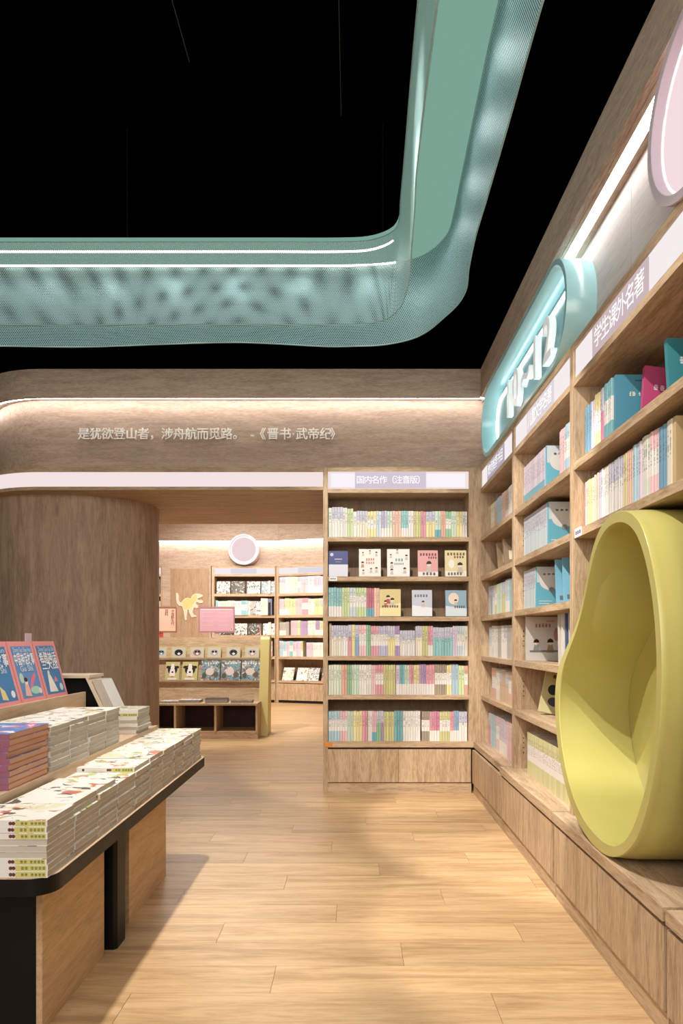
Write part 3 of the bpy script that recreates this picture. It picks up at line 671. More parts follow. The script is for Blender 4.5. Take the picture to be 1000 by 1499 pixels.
# covers seen at the near end of rows (face -y)
def side_cover(x0, y, zt, w_, h_, rgb, label, art, title=None, lean=0, leany=0, t=.02, mat=None):
    return face_book((x0+w_/2, y-t, zt+.001), w_, h_, t, rgb, label, lean=lean, leany=leany, art=art, title=title, mat=mat)
WHT = (236, 234, 230)
def moon(gr=(196, 206, 208)):
    return [('r', -.49, .5, .62, .995, (206, 214, 216)), ('d', -.05, .66, .36, .30, (222, 222, 218)), ('d', -.02, .44, .09, .09, (140, 150, 156)), ('r', -.42, .0, .16, .175, WHT), ('r', -.42, -.1, .10, .115, WHT), ('dash', -.32, .25, .82, .05, 4, (110, 118, 126)), ('d', .38, .3, .1, .2, (90, 110, 110))]
side_cover(1.048, 3.705, SHZ[0], .18, .245, (110, 184, 206), 'blue and white book cover turned to the viewer, top shelf of second bay', moon())
side_cover(1.048, 3.67, SHZ[1], .18, .245, (110, 184, 206), 'blue and white book cover turned to the viewer, second shelf of second bay', moon())
side_cover(1.048, 3.91, SHZ[2], .18, .235, (110, 184, 206), 'blue and white book cover turned to the viewer, third shelf of second bay', moon())
for k in range(3): side_cover(1.05+.01*k, 3.52-.09*k, SHZ[2], .17, .235, (120, 176, 200) if k < 2 else (150, 150, 140), ['first', 'second', 'third'][k]+' leaning thin blue book at near end of the third shelf, second bay', [('d', .0, .8, .3, .3, (224, 224, 220)), ('r', -.4, .3, .1, .2, (96, 110, 110))], lean=.1, t=.008)
side_cover(1.045, 4.12, SHZ[3], .2, .265, (216, 212, 208), 'pale grey picture book with two seated children, fourth shelf of second bay', kid(-.2, .38, .12, body=(140, 150, 150))+kid(.22, .38, .13, body=(180, 150, 120))+[('dash', -.25, .25, .8, .1, 5, (176, 120, 110)), ('dash', .1, .35, .9, .04, 5, (170, 120, 110)), ('r', -.4, .45, .2, .24, (120, 120, 110)), ('d', .4, .6, .08, .2, (190, 150, 140))], t=.015)
for k in range(4): side_cover(1.05+.004*k, 3.48-.045*k, SHZ[3], .19, .26, [(205, 196, 186), (226, 220, 212), (90, 100, 130), (190, 196, 200)][k], ['cream', 'white', 'dark blue', 'pale grey'][k]+' thin picture book leaning behind the seated children book, fourth shelf', [('d', .1, .6, .2, .2, (180, 150, 140))], lean=.05, t=.008)
side_cover(1.07, 3.95, SHZ[4], .19, .25, (206, 200, 150), 'leaning picture book with dark figures, fifth shelf of second bay', [('d', -.2, .55, .16, .16, (60, 56, 60)), ('d', .1, .5, .2, .18, (210, 205, 196)), ('d', -.1, .28, .2, .14, (80, 80, 90)), ('d', .2, .25, .16, .2, (120, 110, 90)), ('dash', -.3, .3, .86, .1, 4, (90, 90, 80))], lean=.15, leany=.24)
# bay three covers
side_cover(1.052, 2.745, SHZ[0], .185, .255, (84, 146, 170), 'blue picture book with running girl in pink hat, above the yellow pod', [('dash', -.25, .35, .70, .08, 3, WHT), ('r', -.1, .35, .9, .915, (50, 90, 120)), ('d', .22, .22, .13, .11, (236, 210, 200)), ('p', [(.08, .25), (.36, .26), (.28, .36), (.14, .34)], (200, 60, 90)), ('d', -.02, .12, .05, .1, (230, 200, 200)), ('p', [(.1, .02), (.4, .02), (.3, .16), (.14, .16)], (220, 120, 150))])
side_cover(1.10, 2.62, SHZ[0], .165, .25, (188, 78, 122), 'magenta picture book leaning beside the blue girl book, above the yellow pod', [('dash', -.3, .3, .66, .1, 4, (236, 214, 222)), ('d', -.02, .2, .14, .14, (230, 180, 190)), ('d', .22, .25, .12, .12, (240, 210, 200))], lean=.14, leany=.12)
side_cover(1.10, 2.38, SHZ[0], .165, .255, (66, 140, 152), 'teal picture book leaning at right edge of picture, above the yellow pod', [('dash', -.28, .4, .68, .12, 4, (220, 232, 236)), ('d', -.1, .22, .13, .13, (240, 214, 206)), ('p', [(-.3, .02), (.1, .02), (.0, .16), (-.2, .16)], (236, 170, 160))], lean=.12)
side_cover(1.05, 2.235, SHZ[1], .185, .235, (204, 180, 134), 'tan book cover turned to the viewer, lower shelf above the yellow pod', [('dash', -.25, .3, .62, .14, 2, (40, 32, 28))])
# far bay: leaning brown books
for k in range(2): side_cover(1.05, 4.92-.2*k, SHZ[1], .17, .22, [(176, 150, 120), (140, 118, 96)][k], ['pale', 'dark'][k]+' brown book leaning alone on second shelf of the farthest bay', [('r', -.3, .3, .3, .6, (220, 205, 180))], lean=.3)

# rows too far away to be picked apart: one object
def far_rows():
    bm = B(); uvl = bm.loops.layers.uv.new('spine'); cl_ = bm.loops.layers.float_color.new('tone')
    def add(o, ux_, uy, t, d, h, c):
        """o = spine lower-left corner, ux_ along row, uy into shelf"""
        P = lambda a, b_, z: Vector(o)+ux_*a+uy*b_+Vector((0, 0, z))
        v = [bm.verts.new(P(a, b_, z)) for a in (0, t) for b_ in (0, d) for z in (0, h)]
        for f, s in (((0, 4, 5, 1), 1), ((2, 3, 7, 6), 0), ((0, 1, 3, 2), 0), ((4, 6, 7, 5), 0), ((1, 5, 7, 3), 2), ((0, 2, 6, 4), 2)):
            fc = bm.faces.new([v[i] for i in f]); cc = c if s < 2 else (.75, .72, .66, 0)
            for l, uv in zip(fc.loops, ((0, 0), (1, 0), (1, 1), (0, 1))):
                l[uvl].uv = uv if s == 1 else (2, .5); l[cl_] = cc
    def row(o, dx, dy, length, names, h, tt=.02, d=.16):
        s = 0; i = 0; cur = R.choice(names); run = 0; ds = R.choice(list(DES.values()))
        while s < length-tt:
            if run <= 0: cur = R.choice(names); run = R.randint(3, 8); ds = R.choice((0, 0, .2, .4, .6)); hh = h*R.uniform(.94, 1.0)
            t = tt*R.uniform(.7, 1.2); add(Vector(o)+dx*s, dx, dy, t*.95, d, hh, (*shade_(PAL[cur], R.uniform(-.1, .1)), ds)); s += t; run -= 1
    Y = Vector((0, -1, 0)); X = Vector((1, 0, 0))
    for z, nm, s0, s1, h in ((SHZ[0], ['yellow', 'peach', 'mint', 'sky', 'white', 'tan'], 5.25, 4.32, .22), (SHZ[2], ['teal', 'ltblue', 'mint', 'olive', 'white'], 5.25, 4.32, .23), (SHZ[3], ['white', 'grey', 'ltblue', 'cream', 'white'], 5.22, 4.32, .235), (SHZ[4], ['white', 'grey', 'lilac', 'cream', 'coral', 'tan'], 5.12, 4.32, .225), (ZC, ['lilac', 'pink', 'mint', 'sky', 'rose', 'lav'], 5.25, 4.32, .25)):
        row((1.045, s0, z), Y, X, s0-s1, nm, h)
    for z, nm, s0, s1, h, ds_ in ((SHZ[0], 'lilac', 4.165, 3.715, .245, .8), (SHZ[1], 'ltblue', 4.165, 3.68, .245, .6), (SHZ[2], 'ltblue', 4.165, 3.92, .235, .6), (ZC, 'olive', 4.08, 3.25, .25, .4)):
        q_ = s0
        while q_ > s1: add((1.045, q_, z), Y, X, .0205, .17, h*R.uniform(.99, 1), (*shade_(PAL[nm], R.uniform(-.1, .1)), ds_)); q_ -= .0215
    # far room shelves
    fz = (2.07, 1.66, 1.28, .875, .42)
    Yd = Vector((0, 1, 0))
    row((-2.60, 12.95+.03, fz[1]), X, Yd, .62, ['mint', 'teal', 'white', 'ltblue', 'palegreen'], .28)
    row((-1.74, 12.98, fz[1]), X, Yd, .22, ['grey', 'brown', 'cream', 'navy'], .33)
    row((-1.72, 12.98, fz[3]), X, Yd, .2, ['white', 'pink', 'mint'], .30)
    for z in fz[:4]: row((-1.6, 12.98, z), X, Yd, .06, ['white'], .25)
    a = math.radians(-19); dx = Vector((math.cos(a), math.sin(a), 0)); dy = Vector((-math.sin(a), math.cos(a), 0)); o0 = Vector((-1.45, 13.0, 0))+dx*.05+dy*.03
    row(o0+Vector((0, 0, fz[0])), dx, dy, 1.3, ['white', 'lilac', 'ltblue', 'mint', 'pink'], .33)
    row(o0+Vector((0, 0, fz[1])), dx, dy, 1.3, ['pink', 'rose', 'lime', 'cream', 'mint', 'peach'], .32)
    row(o0+Vector((0, 0, fz[2])), dx, dy, .22, ['navy', 'grey'], .26); row(o0+dx*.24+Vector((0, 0, fz[2])), dx, dy, 1.0, ['teal', 'purple', 'lime', 'white', 'pink', 'mint'], .28)
    row(o0+Vector((0, 0, fz[3])), dx, dy, .5, ['olive', 'teal', 'sky', 'lilac'], .3); row(o0+dx*.56+Vector((0, 0, fz[3])), dx, dy, .8, ['white', 'mint', 'lilac', 'yellow'], .27)
    for z in fz[:4]: row((-4.5, 12.98, z), X, Yd, .85, ['white', 'coral', 'grey', 'brown'], .28)
    o = obj('upright_books', bm, SPINEA, loc=(0, 8, .4)); ident(o, 'distant rows of pastel paperbacks in the farthest right bay and far room bookcases', 'books', None, 'stuff')
far_rows()

# ================================================================ POD SEAT
PO = [(2.049, 1.077), (2.054, 1.006), (2.061, 0.935), (2.078, 0.854), (2.105, 0.769), (2.133, 0.695), (2.17, 0.616), (2.22, 0.55), (2.271, 0.498), (2.336, 0.453), (2.417, 0.417), (2.504, 0.394), (2.583, 0.389), (2.697, 0.397), (2.821, 0.427), (2.916, 0.481), (2.994, 0.547), (3.062, 0.626), (3.108, 0.718), (3.144, 0.832), (3.152, 0.926), (3.136, 1.011), (3.1, 1.072), (3.031, 1.127), (2.937, 1.18), (2.854, 1.237), (2.796, 1.298), (2.752, 1.354), (2.721, 1.429), (2.691, 1.493), (2.653, 1.55), (2.611, 1.591), (2.561, 1.622), (2.499, 1.646), (2.429, 1.654), (2.354, 1.646), (2.271, 1.625), (2.226, 1.595), (2.19, 1.558), (2.159, 1.518), (2.133, 1.469), (2.107, 1.41), (2.085, 1.348), (2.069, 1.288), (2.059, 1.225), (2.05, 1.155)]
PI_ = [(2.089, 1.074), (2.092, 0.995), (2.105, 0.913), (2.125, 0.83), (2.148, 0.765), (2.18, 0.696), (2.22, 0.632), (2.261, 0.574), (2.31, 0.518), (2.359, 0.484), (2.424, 0.455), (2.491, 0.444), (2.569, 0.442), (2.682, 0.452), (2.789, 0.475), (2.878, 0.524), (2.951, 0.585), (3.009, 0.664), (3.054, 0.749), (3.077, 0.839), (3.085, 0.932), (3.062, 1.016), (3.016, 1.082), (2.951, 1.135), (2.871, 1.191), (2.805, 1.255), (2.748, 1.327), (2.709, 1.398), (2.673, 1.466), (2.633, 1.522), (2.588, 1.566), (2.535, 1.597), (2.466, 1.614), (2.386, 1.612), (2.314, 1.592), (2.261, 1.563), (2.226, 1.532), (2.194, 1.489), (2.167, 1.44), (2.14, 1.389), (2.121, 1.33), (2.107, 1.274), (2.096, 1.209), (2.089, 1.146)]
def loopn(pts, n=96):
    pts = pts+[pts[0]]
    for _ in range(2):   # smooth
        q = pts[:-1]; m = len(q); pts = [((q[i-1][0]+2*q[i][0]+q[(i+1) % m][0])/4, (q[i-1][1]+2*q[i][1]+q[(i+1) % m][1])/4) for i in range(m)]; pts.append(pts[0])
    r, _ = smooth_curve(pts, n+1); return r[:-1]
lo, li = loopn(PO), loopn(PI_)
zmin = min(p.y for p in lo); dz = ZC+.001-zmin
ps = empty('pod_seat', (1.1, 2.6, ZC), 'lime yellow pear shaped pod seat nook standing on the oak cabinet', 'seat')
YELL = plain('lime_yellow_lacquer', (190, 182, 106), .3, .45, var=.015)
def ring(bm, L_, X, s, grow=0):
    out = []
    for p in L_:
        y = 2.05+(p.x-2.05)*s; out.append(bm.verts.new((X, y, p.y+dz)))
    return out
bm = B()
Lm = [[a.lerp(c, t) for a, c in zip(lo, li)] for t in (0.06, .5, .94)]
rings = [ring(bm, lo, 1.275, .93), ring(bm, lo, 1.15, .935), ring(bm, lo, 1.02, .94), ring(bm, lo, .985, .955), ring(bm, lo, .965, .985), ring(bm, lo, .95, 1), ring(bm, lo, .934, 1), ring(bm, Lm[0], .930, 1), ring(bm, Lm[1], .93, 1), ring(bm, Lm[2], .930, 1), ring(bm, li, .934, 1), ring(bm, li, .95, 1), ring(bm, li, 1.02, .99), ring(bm, li, 1.12, .985), ring(bm, li, 1.235, .98)]
for a, c in zip(rings, rings[1:]):
    for k in range(96): bm.faces.new((a[k], a[(k+1) % 96], c[(k+1) % 96], c[k]))
bm.faces.new(rings[0][::-1])
o = obj('shell', bm, YELL, ps, smooth=True)
bm = B(); v = ring(bm, li, 1.2352, .979); v2 = ring(bm, li, 1.26, .979); bm.faces.new(v)
bm.faces.new(v2[::-1])
for k in range(96): bm.faces.new((v[k], v2[k], v2[(k+1) % 96], v[(k+1) % 96]))
obj('back_wall', bm, YELL, ps)

# ================================================================ CAPSULE SIGN 10~12 and ROUND SIGN
def stadium(yc, zc, half, r, n=20):
    """closed outline in (y, z)"""
    pts = []
    for k in range(n+1): a = -PI/2+PI*k/n; pts.append((yc+half+r*math.cos(a), zc+r*math.sin(a)))
    for k in range(n+1): a = PI/2+PI*k/n; pts.append((yc-half+r*math.cos(a), zc+r*math.sin(a)))
    return pts
def ring_solid(bm, A, C, x0, x1, mi=0):
    n = len(A)
    R_ = [[bm.verts.new((x, p[0], p[1])) for p in L_] for L_, x in ((A, x1), (A, x0+.002), ([(a[0]*.95+c[0]*.05, a[1]*.95+c[1]*.05) for a, c in zip(A, C)], x0), ([(a[0]*.05+c[0]*.95, a[1]*.05+c[1]*.95) for a, c in zip(A, C)], x0), (C, x0+.002), (C, x1))]
    for a, c in zip(R_, R_[1:]):
        for k in range(n): bm.faces.new((a[k], a[(k+1) % n], c[(k+1) % n], c[k])).material_index = mi
def disc_solid(bm, A, x0, x1, mi=0):
    v = [bm.verts.new((x0, *p)) for p in A]; u = [bm.verts.new((x1, *p)) for p in A]; n = len(A)
    bm.faces.new(v).material_index = mi; bm.faces.new(u[::-1]).material_index = mi
    for k in range(n): bm.faces.new((v[k], u[k], u[(k+1) % n], v[(k+1) % n])).material_index = mi
TEAL = plain('teal_gloss', (168, 214, 219), .18, .6, var=.01)
TEALI = plain('teal_inner', (128, 186, 190), .35, .4, var=.01)
zc_, r_ = 2.805, .262; yc_, hf = 4.205, .79
cs = empty('age_sign', (1.06, yc_, 2.54), 'teal capsule wall sign with white raised 10~12 over right bookcases', 'sign')
b = B(); ring_solid(b, stadium(yc_, zc_, hf, r_), stadium(yc_, zc_, hf, r_-.028), .99, 1.13); obj('rim', b, TEAL, cs, smooth=True)
b = B(); disc_solid(b, stadium(yc_, zc_, hf, r_-.028), 1.11, 1.128); obj('back_plate', b, TEALI, cs)
pts = [Vector((1.095, p[0], p[1])) for p in stadium(yc_, zc_, hf-.0, r_-.095)]; pts.append(pts[0])
tube('neon_tube', pts, .011, glow('neon_white', (245, 255, 255), 4.5), cs, 10)
b = B(); disc_solid(b, stadium(yc_, zc_, hf, r_-.11), 1.098, 1.1095); obj('inner_plate', b, plain('pale_teal_face', (150, 202, 208), .3, .4, var=.01), cs)
chx = '10~12'
ys = [4.50, 4.29, 4.05, 3.84, 3.60]
for ch, yy in zip(chx, ys):
    lettering('character', ch, .33, WHITE, cs, Vector((1.04, yy, 2.77))-cs.location, rotz=-PI/2, ext=.016, bev=.003)
rs = empty('round_sign', (1.06, 2.01, 2.54), 'round pink illuminated wall sign at top right edge of picture', 'sign')
def circ(yc, zc, r, n=48): return [(yc+r*math.cos(2*PI*k/n), zc+r*math.sin(2*PI*k/n)) for k in range(n)]
MAUVE = plain('mauve_rim', (206, 190, 200), .35, .4, var=.01)
b = B(); ring_solid(b, circ(2.01, 2.81, .285), circ(2.01, 2.81, .255), .99, 1.13); obj('rim', b, MAUVE, rs, smooth=True)
b = B(); disc_solid(b, circ(2.01, 2.81, .255), 1.03, 1.128); obj('face', b, glow('pink_face', (240, 216, 221), 1.05), rs)
pts = [Vector((1.027, *p)) for p in circ(2.01, 2.81, .252)]; pts.append(pts[0]); tube('light_ring', pts, .005, glow('ring_soft', (255, 246, 248), 1.1), rs)

# ================================================================ QUOTE
q = empty('quote_lettering', (-1.1, YB+.11, 2.78), 'white raised Chinese quotation line on the oak beam above the passage', 'lettering')
LW = plain('letter_white_paint', (252, 248, 242), .5, .4, var=0)
line = [(ch, 124.5+17.35*i) for i, ch in enumerate('是犹欲登山者，涉舟航而觅路。')]
line += [('-', 370)] + [(ch, x) for ch, x in zip('《晋书·武帝纪》', (381, 400, 418, 430, 442, 459.5, 477, 491))]
for ch, x in line:
    X = (x-516)/183.1
    lettering('character', ch, .098, LW, q, Vector((X, YB+.128-.012-.006, 2.83))-q.location, ext=.006, bev=.0008)

# ================================================================ FAR ROOM
Yf = 13.0
fX = lambda x: (x-516)/76.9
def far_bookcase(loc, width, rot, label, sign=True, levels=(2.07, 1.66, 1.28, .875, .42)):
    t = empty('bookcase', loc, label, 'bookcase'); t.rotation_euler = (0, 0, rot)
    def L(name, x0, x1, y0, y1, z0, z1, m, par=None):
        bb = B(); box(bb, x0, x1, y0, y1, z0, z1); return obj(name, bb, m, par or t, local=True)
    L('side_panel', 0, .05, 0, .3, 0, 2.58, OAKZ); L('side_panel', width-.02, width, 0, .3, 0, 2.58, OAKZ)
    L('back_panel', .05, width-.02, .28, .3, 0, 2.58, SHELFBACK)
    for z in levels[:-1]: L('shelf', .05, width-.02, .004, .28, z-.05, z, OAKX)
    L('header_top', .05, width-.02, 0, .28, 2.56, 2.60, OAKX); L('header_bottom', .05, width-.02, 0, .28, 2.40, 2.44, OAKX)
    s = L('lit_sign', .05, width-.02, .01, .05, 2.44, 2.56, SIGNW)
    L('sign_plate', width*.3, width*.7, .006, .0098, 2.45, 2.55, glow('plate_far', (238, 230, 238), .9), s)
    L('worktop', .05, width-.02, -.02, .28, .38, .42, OAKX)
    L('door', .052, width-.022, -.01, .27, .05, .365, OAKZ)
    L('plinth', .05, width-.02, .01, .27, 0, .05, DARKM)
    return t
far_bookcase((-4.75, Yf, 0), 1.12, 0, 'far room oak bookcase sliver beside the rounded wall')
far_bookcase((fX(310), Yf, 0), fX(402)-fX(310)+.02, 0, 'far room oak bookcase under the round light, with dark covers on top shelf')
far_bookcase((fX(402)+.03, Yf, 0), 1.5, math.radians(-19), 'far room oak bookcase angled to the right, with pastel book rows')
b = B(); box(b, -3.62, -2.69, Yf-.02, Yf+.3, 0, 2.6); pa = ident(obj('wall_cabinet_panel', b, BEAMX), 'plain tall oak panel between far bookcases, behind the dinosaur', 'panel')
b = B(); box(b, fX(250), fX(306), Yf-.028, Yf-.0205, .02, 2.54); obj('door', b, wood('far_door_oak', (170, 142, 116), (146, 118, 92), 'z', 1.4), pa)
# far wall over shelves
fw = empty('trim_2', (-2.5, Yf, 2.6), kind='structure')
b = B(); box(b, -4.85, -1.355, Yf+.14, Yf+.3, 2.6, 3.1); obj('recessed_face', b, BEAMX, fw)
b = B(); box(b, -4.85, -1.42, Yf, Yf+.03, 3.08, 3.45); obj('fascia_board', b, BEAMX, fw)
b = B(); box(b, -4.85, -1.42, Yf+.03, Yf+.3, 3.1, 3.14); obj('cove_soffit', b, BEAMX, fw)
b = B(); box(b, -4.85, -1.42, Yf+.045, Yf+.075, 3.075, 3.098); obj('cove_light_strip', b, LED, fw)
fw2 = empty('trim_3', (-1.42, Yf, 0), kind='structure')
for nm, y0, y1, z0, z1, m in (('recessed_face', .14, .3, 2.6, 3.1, BEAMX), ('fascia_board', 0, .03, 3.08, 3.45, BEAMX), ('cove_soffit', .03, .3, 3.1, 3.14, BEAMX), ('cove_light_strip', .045, .075, 3.075, 3.098, LED)):
    bb = B(); box(bb, 0.0, 1.9, y0, y1, z0, z1); o = obj(nm, bb, m, fw2, local=True)
fw2.rotation_euler = (0, 0, math.radians(-19))
# round light in far room
X0, Z0 = fX(358), 1.2+(936-805)/76.9*.998
t = empty('round_sign', (X0, Yf, Z0-.29), 'round pink glowing sign on the far room wall above bookcase', 'sign')
b = B(); n = 40
def cring(bm, X, Z, r0, r1, y0, y1):
    A = [[bm.verts.new((X+r*math.cos(2*PI*k/n), y_, Z+r*math.sin(2*PI*k/n))) for k in range(n)] for r, y_ in ((r0, y1), (r0, y0), (r1, y0), (r1, y1))]
    for a, c in zip(A, A[1:]):
        for k in range(n): bm.faces.new((a[k], a[(k+1) % n], c[(k+1) % n], c[k]))
cring(b, X0, Z0, .29, .255, Yf-.12, Yf+.14); obj('rim', b, MAUVE, t, smooth=False)
b = B(); cyl(b, (X0, Yf-.07, Z0), (X0, Yf+.139, Z0), .254, 40); obj('face', b, glow('pink_face_far', (238, 214, 216), 1), t)
b = B(); cring(b, X0, Z0, .252, .228, Yf-.085, Yf-.071); obj('light_ring', b, glow('ring_far', (255, 246, 244), 1.2), t)
# face-out books of the far shelves
for i, x in enumerate((326.5, 348, 371, 392)):
    face_book((fX(x), Yf+.03, 2.075), .25, .235, .02, (60, 60, 60), 'dark photo cover book, %s from left on top shelf under the round sign' % ordn(i+1), mat=[ARTG, ARTD, ARTG, ARTB][i], lean=.12, leany=0)
for i, x in enumerate((365, 375)):
    face_book((fX(x), Yf+.03, 1.665), .24, .27, .02, (210, 200, 190), ['white picture book', 'pale pink picture book'][i]+' face out in the middle of the far second shelf', mat=[ARTW, ARTG][i], lean=.12)
for i, (x, m, l) in enumerate(((330, ARTD, 'dark'), (352, ARTG, 'grey'), (373, ARTD, 'black and white'), (394, ARTW, 'white'))):
    face_book((fX(x), Yf+.03, 1.285), .24, .22, .02, (210, 200, 190), l+' picture book face out on the far third shelf, under the round sign', mat=m, lean=.12)
a = math.radians(-19)
for i, (s, m, l) in enumerate(((.18, ARTW, 'cream'), (.47, ARTW, 'pale blue'), (.7, ARTG, 'grey and white'), (.98, ARTD, 'blue'), (1.2, ARTG, 'white'))):
    face_book((-1.42+s*math.cos(a)-.04*math.sin(a), Yf+s*math.sin(a)+.04, .422), .22, .26, .02, (220, 215, 205), l+' book leaning on the lowest shelf of angled far bookcase, %s from left' % ordn(i+1), mat=m, lean=.4, rotz=a)
# dinosaur cut-out
D = [(262, 66), (274, 62), (290, 72), (296, 100), (294, 140), (304, 168), (322, 178), (345, 150), (372, 126), (404, 120), (438, 132), (446, 104), (466, 82), (500, 70), (540, 74), (574, 86), (578, 104), (560, 114), (530, 126), (512, 134), (534, 148), (560, 146), (580, 158), (574, 182), (545, 184), (505, 170), (496, 186), (524, 218), (520, 240), (496, 244), (478, 230), (466, 248), (458, 290), (470, 318), (504, 330), (500, 344), (446, 350), (436, 334), (416, 290), (414, 264), (400, 256), (394, 300), (386, 350), (392, 376), (380, 386), (366, 378), (358, 320), (352, 270), (340, 230), (330, 218), (300, 214), (276, 190), (266, 150)]
dp = [((225+u/8-516)/77.1, 1.2+(936-(860+v_/8))/77.1) for u, v_ in D]
t = empty('dinosaur_cutout', (dp[0][0]+.2, Yf-.06, min(p[1] for p in dp)), 'pale green wooden dinosaur cut-out on the tall oak panel', 'decoration')
bm = B(); vs = [bm.verts.new((p[0], Yf-.045, p[1])) for p in dp]; f = bm.faces.new(vs)
ex = bmesh.ops.extrude_face_region(bm, geom=[f]); bmesh.ops.translate(bm, verts=[g for g in ex['geom'] if isinstance(g, bmesh.types.BMVert)], vec=(0, .015, 0))
obj('body', bm, plain('dino_edge', (214, 196, 172), .6), t)
cx_ = sum(p[0] for p in dp)/len(dp); cz_ = sum(p[1] for p in dp)/len(dp)
core = [(345, 160), (372, 134), (404, 128), (440, 140), (452, 112), (470, 92), (500, 84), (510, 110), (490, 160), (462, 196), (452, 226), (420, 250), (398, 250), (376, 262), (360, 250), (346, 216), (338, 190)]
bm = B(); vs = [bm.verts.new(((225+u/8-516)/77.1, Yf-.0455, 1.2+(936-(860+v_/8))/77.1)) for u, v_ in core]; bm.faces.new(vs)
obj('painted_patch', bm, plain('dino_green', (196, 186, 122), .6), t)
bm = B()
for u in (330, 480): cyl(bm, ((225+u/8-516)/77.1, Yf-.03, 1.2+(936-(860+190/8))/77.1-.0), ((225+u/8-516)/77.1, Yf-.02, 1.2+(936-(860+190/8))/77.1), .008, 8)
obj('standoff', bm, DARKM, t)

# middle display unit
dX = lambda x: (x-516)/121.7
t = empty('display_unit', (-2.1, 8.45, 0), 'low oak display stand with cubbies and yellow side panel in the far room', 'display stand')
x0, x1, yf, yk = -3.1, -1.142, 8.22, 8.70
b = B(); box(b, x0, x1, yf+.01, yk, 0, .09); obj('plinth', b, OAKX, t)
b = B(); box(b, x0, x1, yf-.01, yk, .405, .43); obj('top_board', b, OAKX, t, bevel=.001)
b = B(); box(b, x0, x1, yk-.02, yk, .09, .405); obj('cubby_back', b, plain('cubby_dark', (60, 34, 26), .7), t)
for x in (-3.1, -2.60, dX(256)-.012, dX(315)-.012, x1-.024):
    b = B(); box(b, x, x+.024, yf, yk-.02, .09, .405); obj('divider', b, OAKZ, t)
b = B(); prism(b, [(8.58, .43), (8.70, .43), (8.86, 1.225), (8.80, 1.225)], 'x', x0, x1-.03); obj('sloping_back', b, OAKX, t)
b = B(); prism(b, [(8.50, 0), (8.86, 0), (8.92, 1.235), (8.74, 1.235), (8.70, 1.20), (8.56, .5), (8.52, .2)], 'x', x1-.028, x1+.085); obj('side_panel', b, plain('pale_yellow_lacquer', (216, 204, 136), .45, .3, var=.01), t, bevel=.006)
def slope_y(z): return 8.58+(z-.43)*(8.80-8.58)/.795
for z in (.955, .675):
    b = B(); box(b, x0, x1-.03, slope_y(z)-.05, slope_y(z)+.01, z-.012, z); obj('ledge', b, OAKX, t)
    b = B(); box(b, x0, x1-.03, slope_y(z)-.054, slope_y(z)-.0501, z-.012, z+.012); obj('ledge_lip', b, OAKX, t)
LIME = (200, 194, 138)
xs1 = [(222, 240), (245, 269), (273, 296), (299, 321), (327, 350), (355, 378)]
for i, (a_, c_) in enumerate(xs1):
    w_ = (c_-a_)/121.7*1.03; X = dX((a_+c_)/2)*1.04
    r = face_book((X, slope_y(.955)-.042, .957), w_*.93, .155, .012, LIME, ['blue animal', 'panda', 'brown bear', 'pale owl', 'grey dog', 'cream puppy'][i]+' photo book, yellow border, upper ledge of display stand, %s from left' % ordn(i+1), lean=.24, art=[('r', -.42, .42, .1, .9, (200, 198, 192)), ('d', 0, .5, .28, .22, [(90, 150, 170), (50, 50, 50), (150, 120, 110), (170, 170, 170), (70, 70, 74), (190, 176, 160)][i]), ('d', -.1, .58, .08, .08, (30, 30, 30)), ('d', .12, .58, .08, .08, (30, 30, 30)), ('d', .02, .4, .1, .08, (235, 230, 225))])
for i, (a_, c_) in enumerate(((238, 259), (263, 286))):
    w_ = (c_-a_)/121.7*1.02; X = dX((a_+c_)/2)*1.035
    face_book((X, slope_y(.675)-.042, .677), w_, .245, .02, LIME, 'yellow book with black and white dog face, %s on display stand' % ['left one of the pair', 'right one of the pair'][i], lean=.24, art=[
        ('d', 0, .58, .34, .34, (52, 46, 46)), ('d', -.32, .72, .14, .1, (52, 46, 46)), ('d', .32, .72, .14, .1, (52, 46, 46)), ('p', [(-.09, .9), (.09, .9), (.2, .45), (.2, .25), (-.2, .25), (-.2, .45)], (240, 238, 232)), ('d', 0, .42, .2, .14, (244, 242, 238)), ('d', 0, .46, .075, .06, (24, 22, 22)), ('d', -.17, .64, .05, .05, (16, 14, 14)), ('d', .17, .64, .05, .05, (16, 14, 14)), ('r', -.32, .32, .06, .16, (236, 234, 228)), ('r', -.08, .08, .2, .24, (200, 80, 90))])
for i, (a_, c_) in enumerate(((291, 319.5), (320.5, 350), (351, 379))):
    w_ = (c_-a_)/121.7*1.03; X = dX((a_+c_)/2)*1.035
    face_book((X, slope_y(.675)-.042, .677), w_*.98, .265, .02, (100, 150, 180), 'large blue animal photo album on display stand, %s of three' % ['leftmost', 'middle', 'rightmost'][i], mat=ARTB, lean=.24, art=[('dash', -.35, .35, .86, .1, 5, (236, 240, 240)), ('d', -.05, .45, .22, .2, (220, 210, 204)), ('d', .28, .3, .14, .16, (110, 100, 92)), ('d', -.34, .25, .12, .14, (90, 96, 84))])
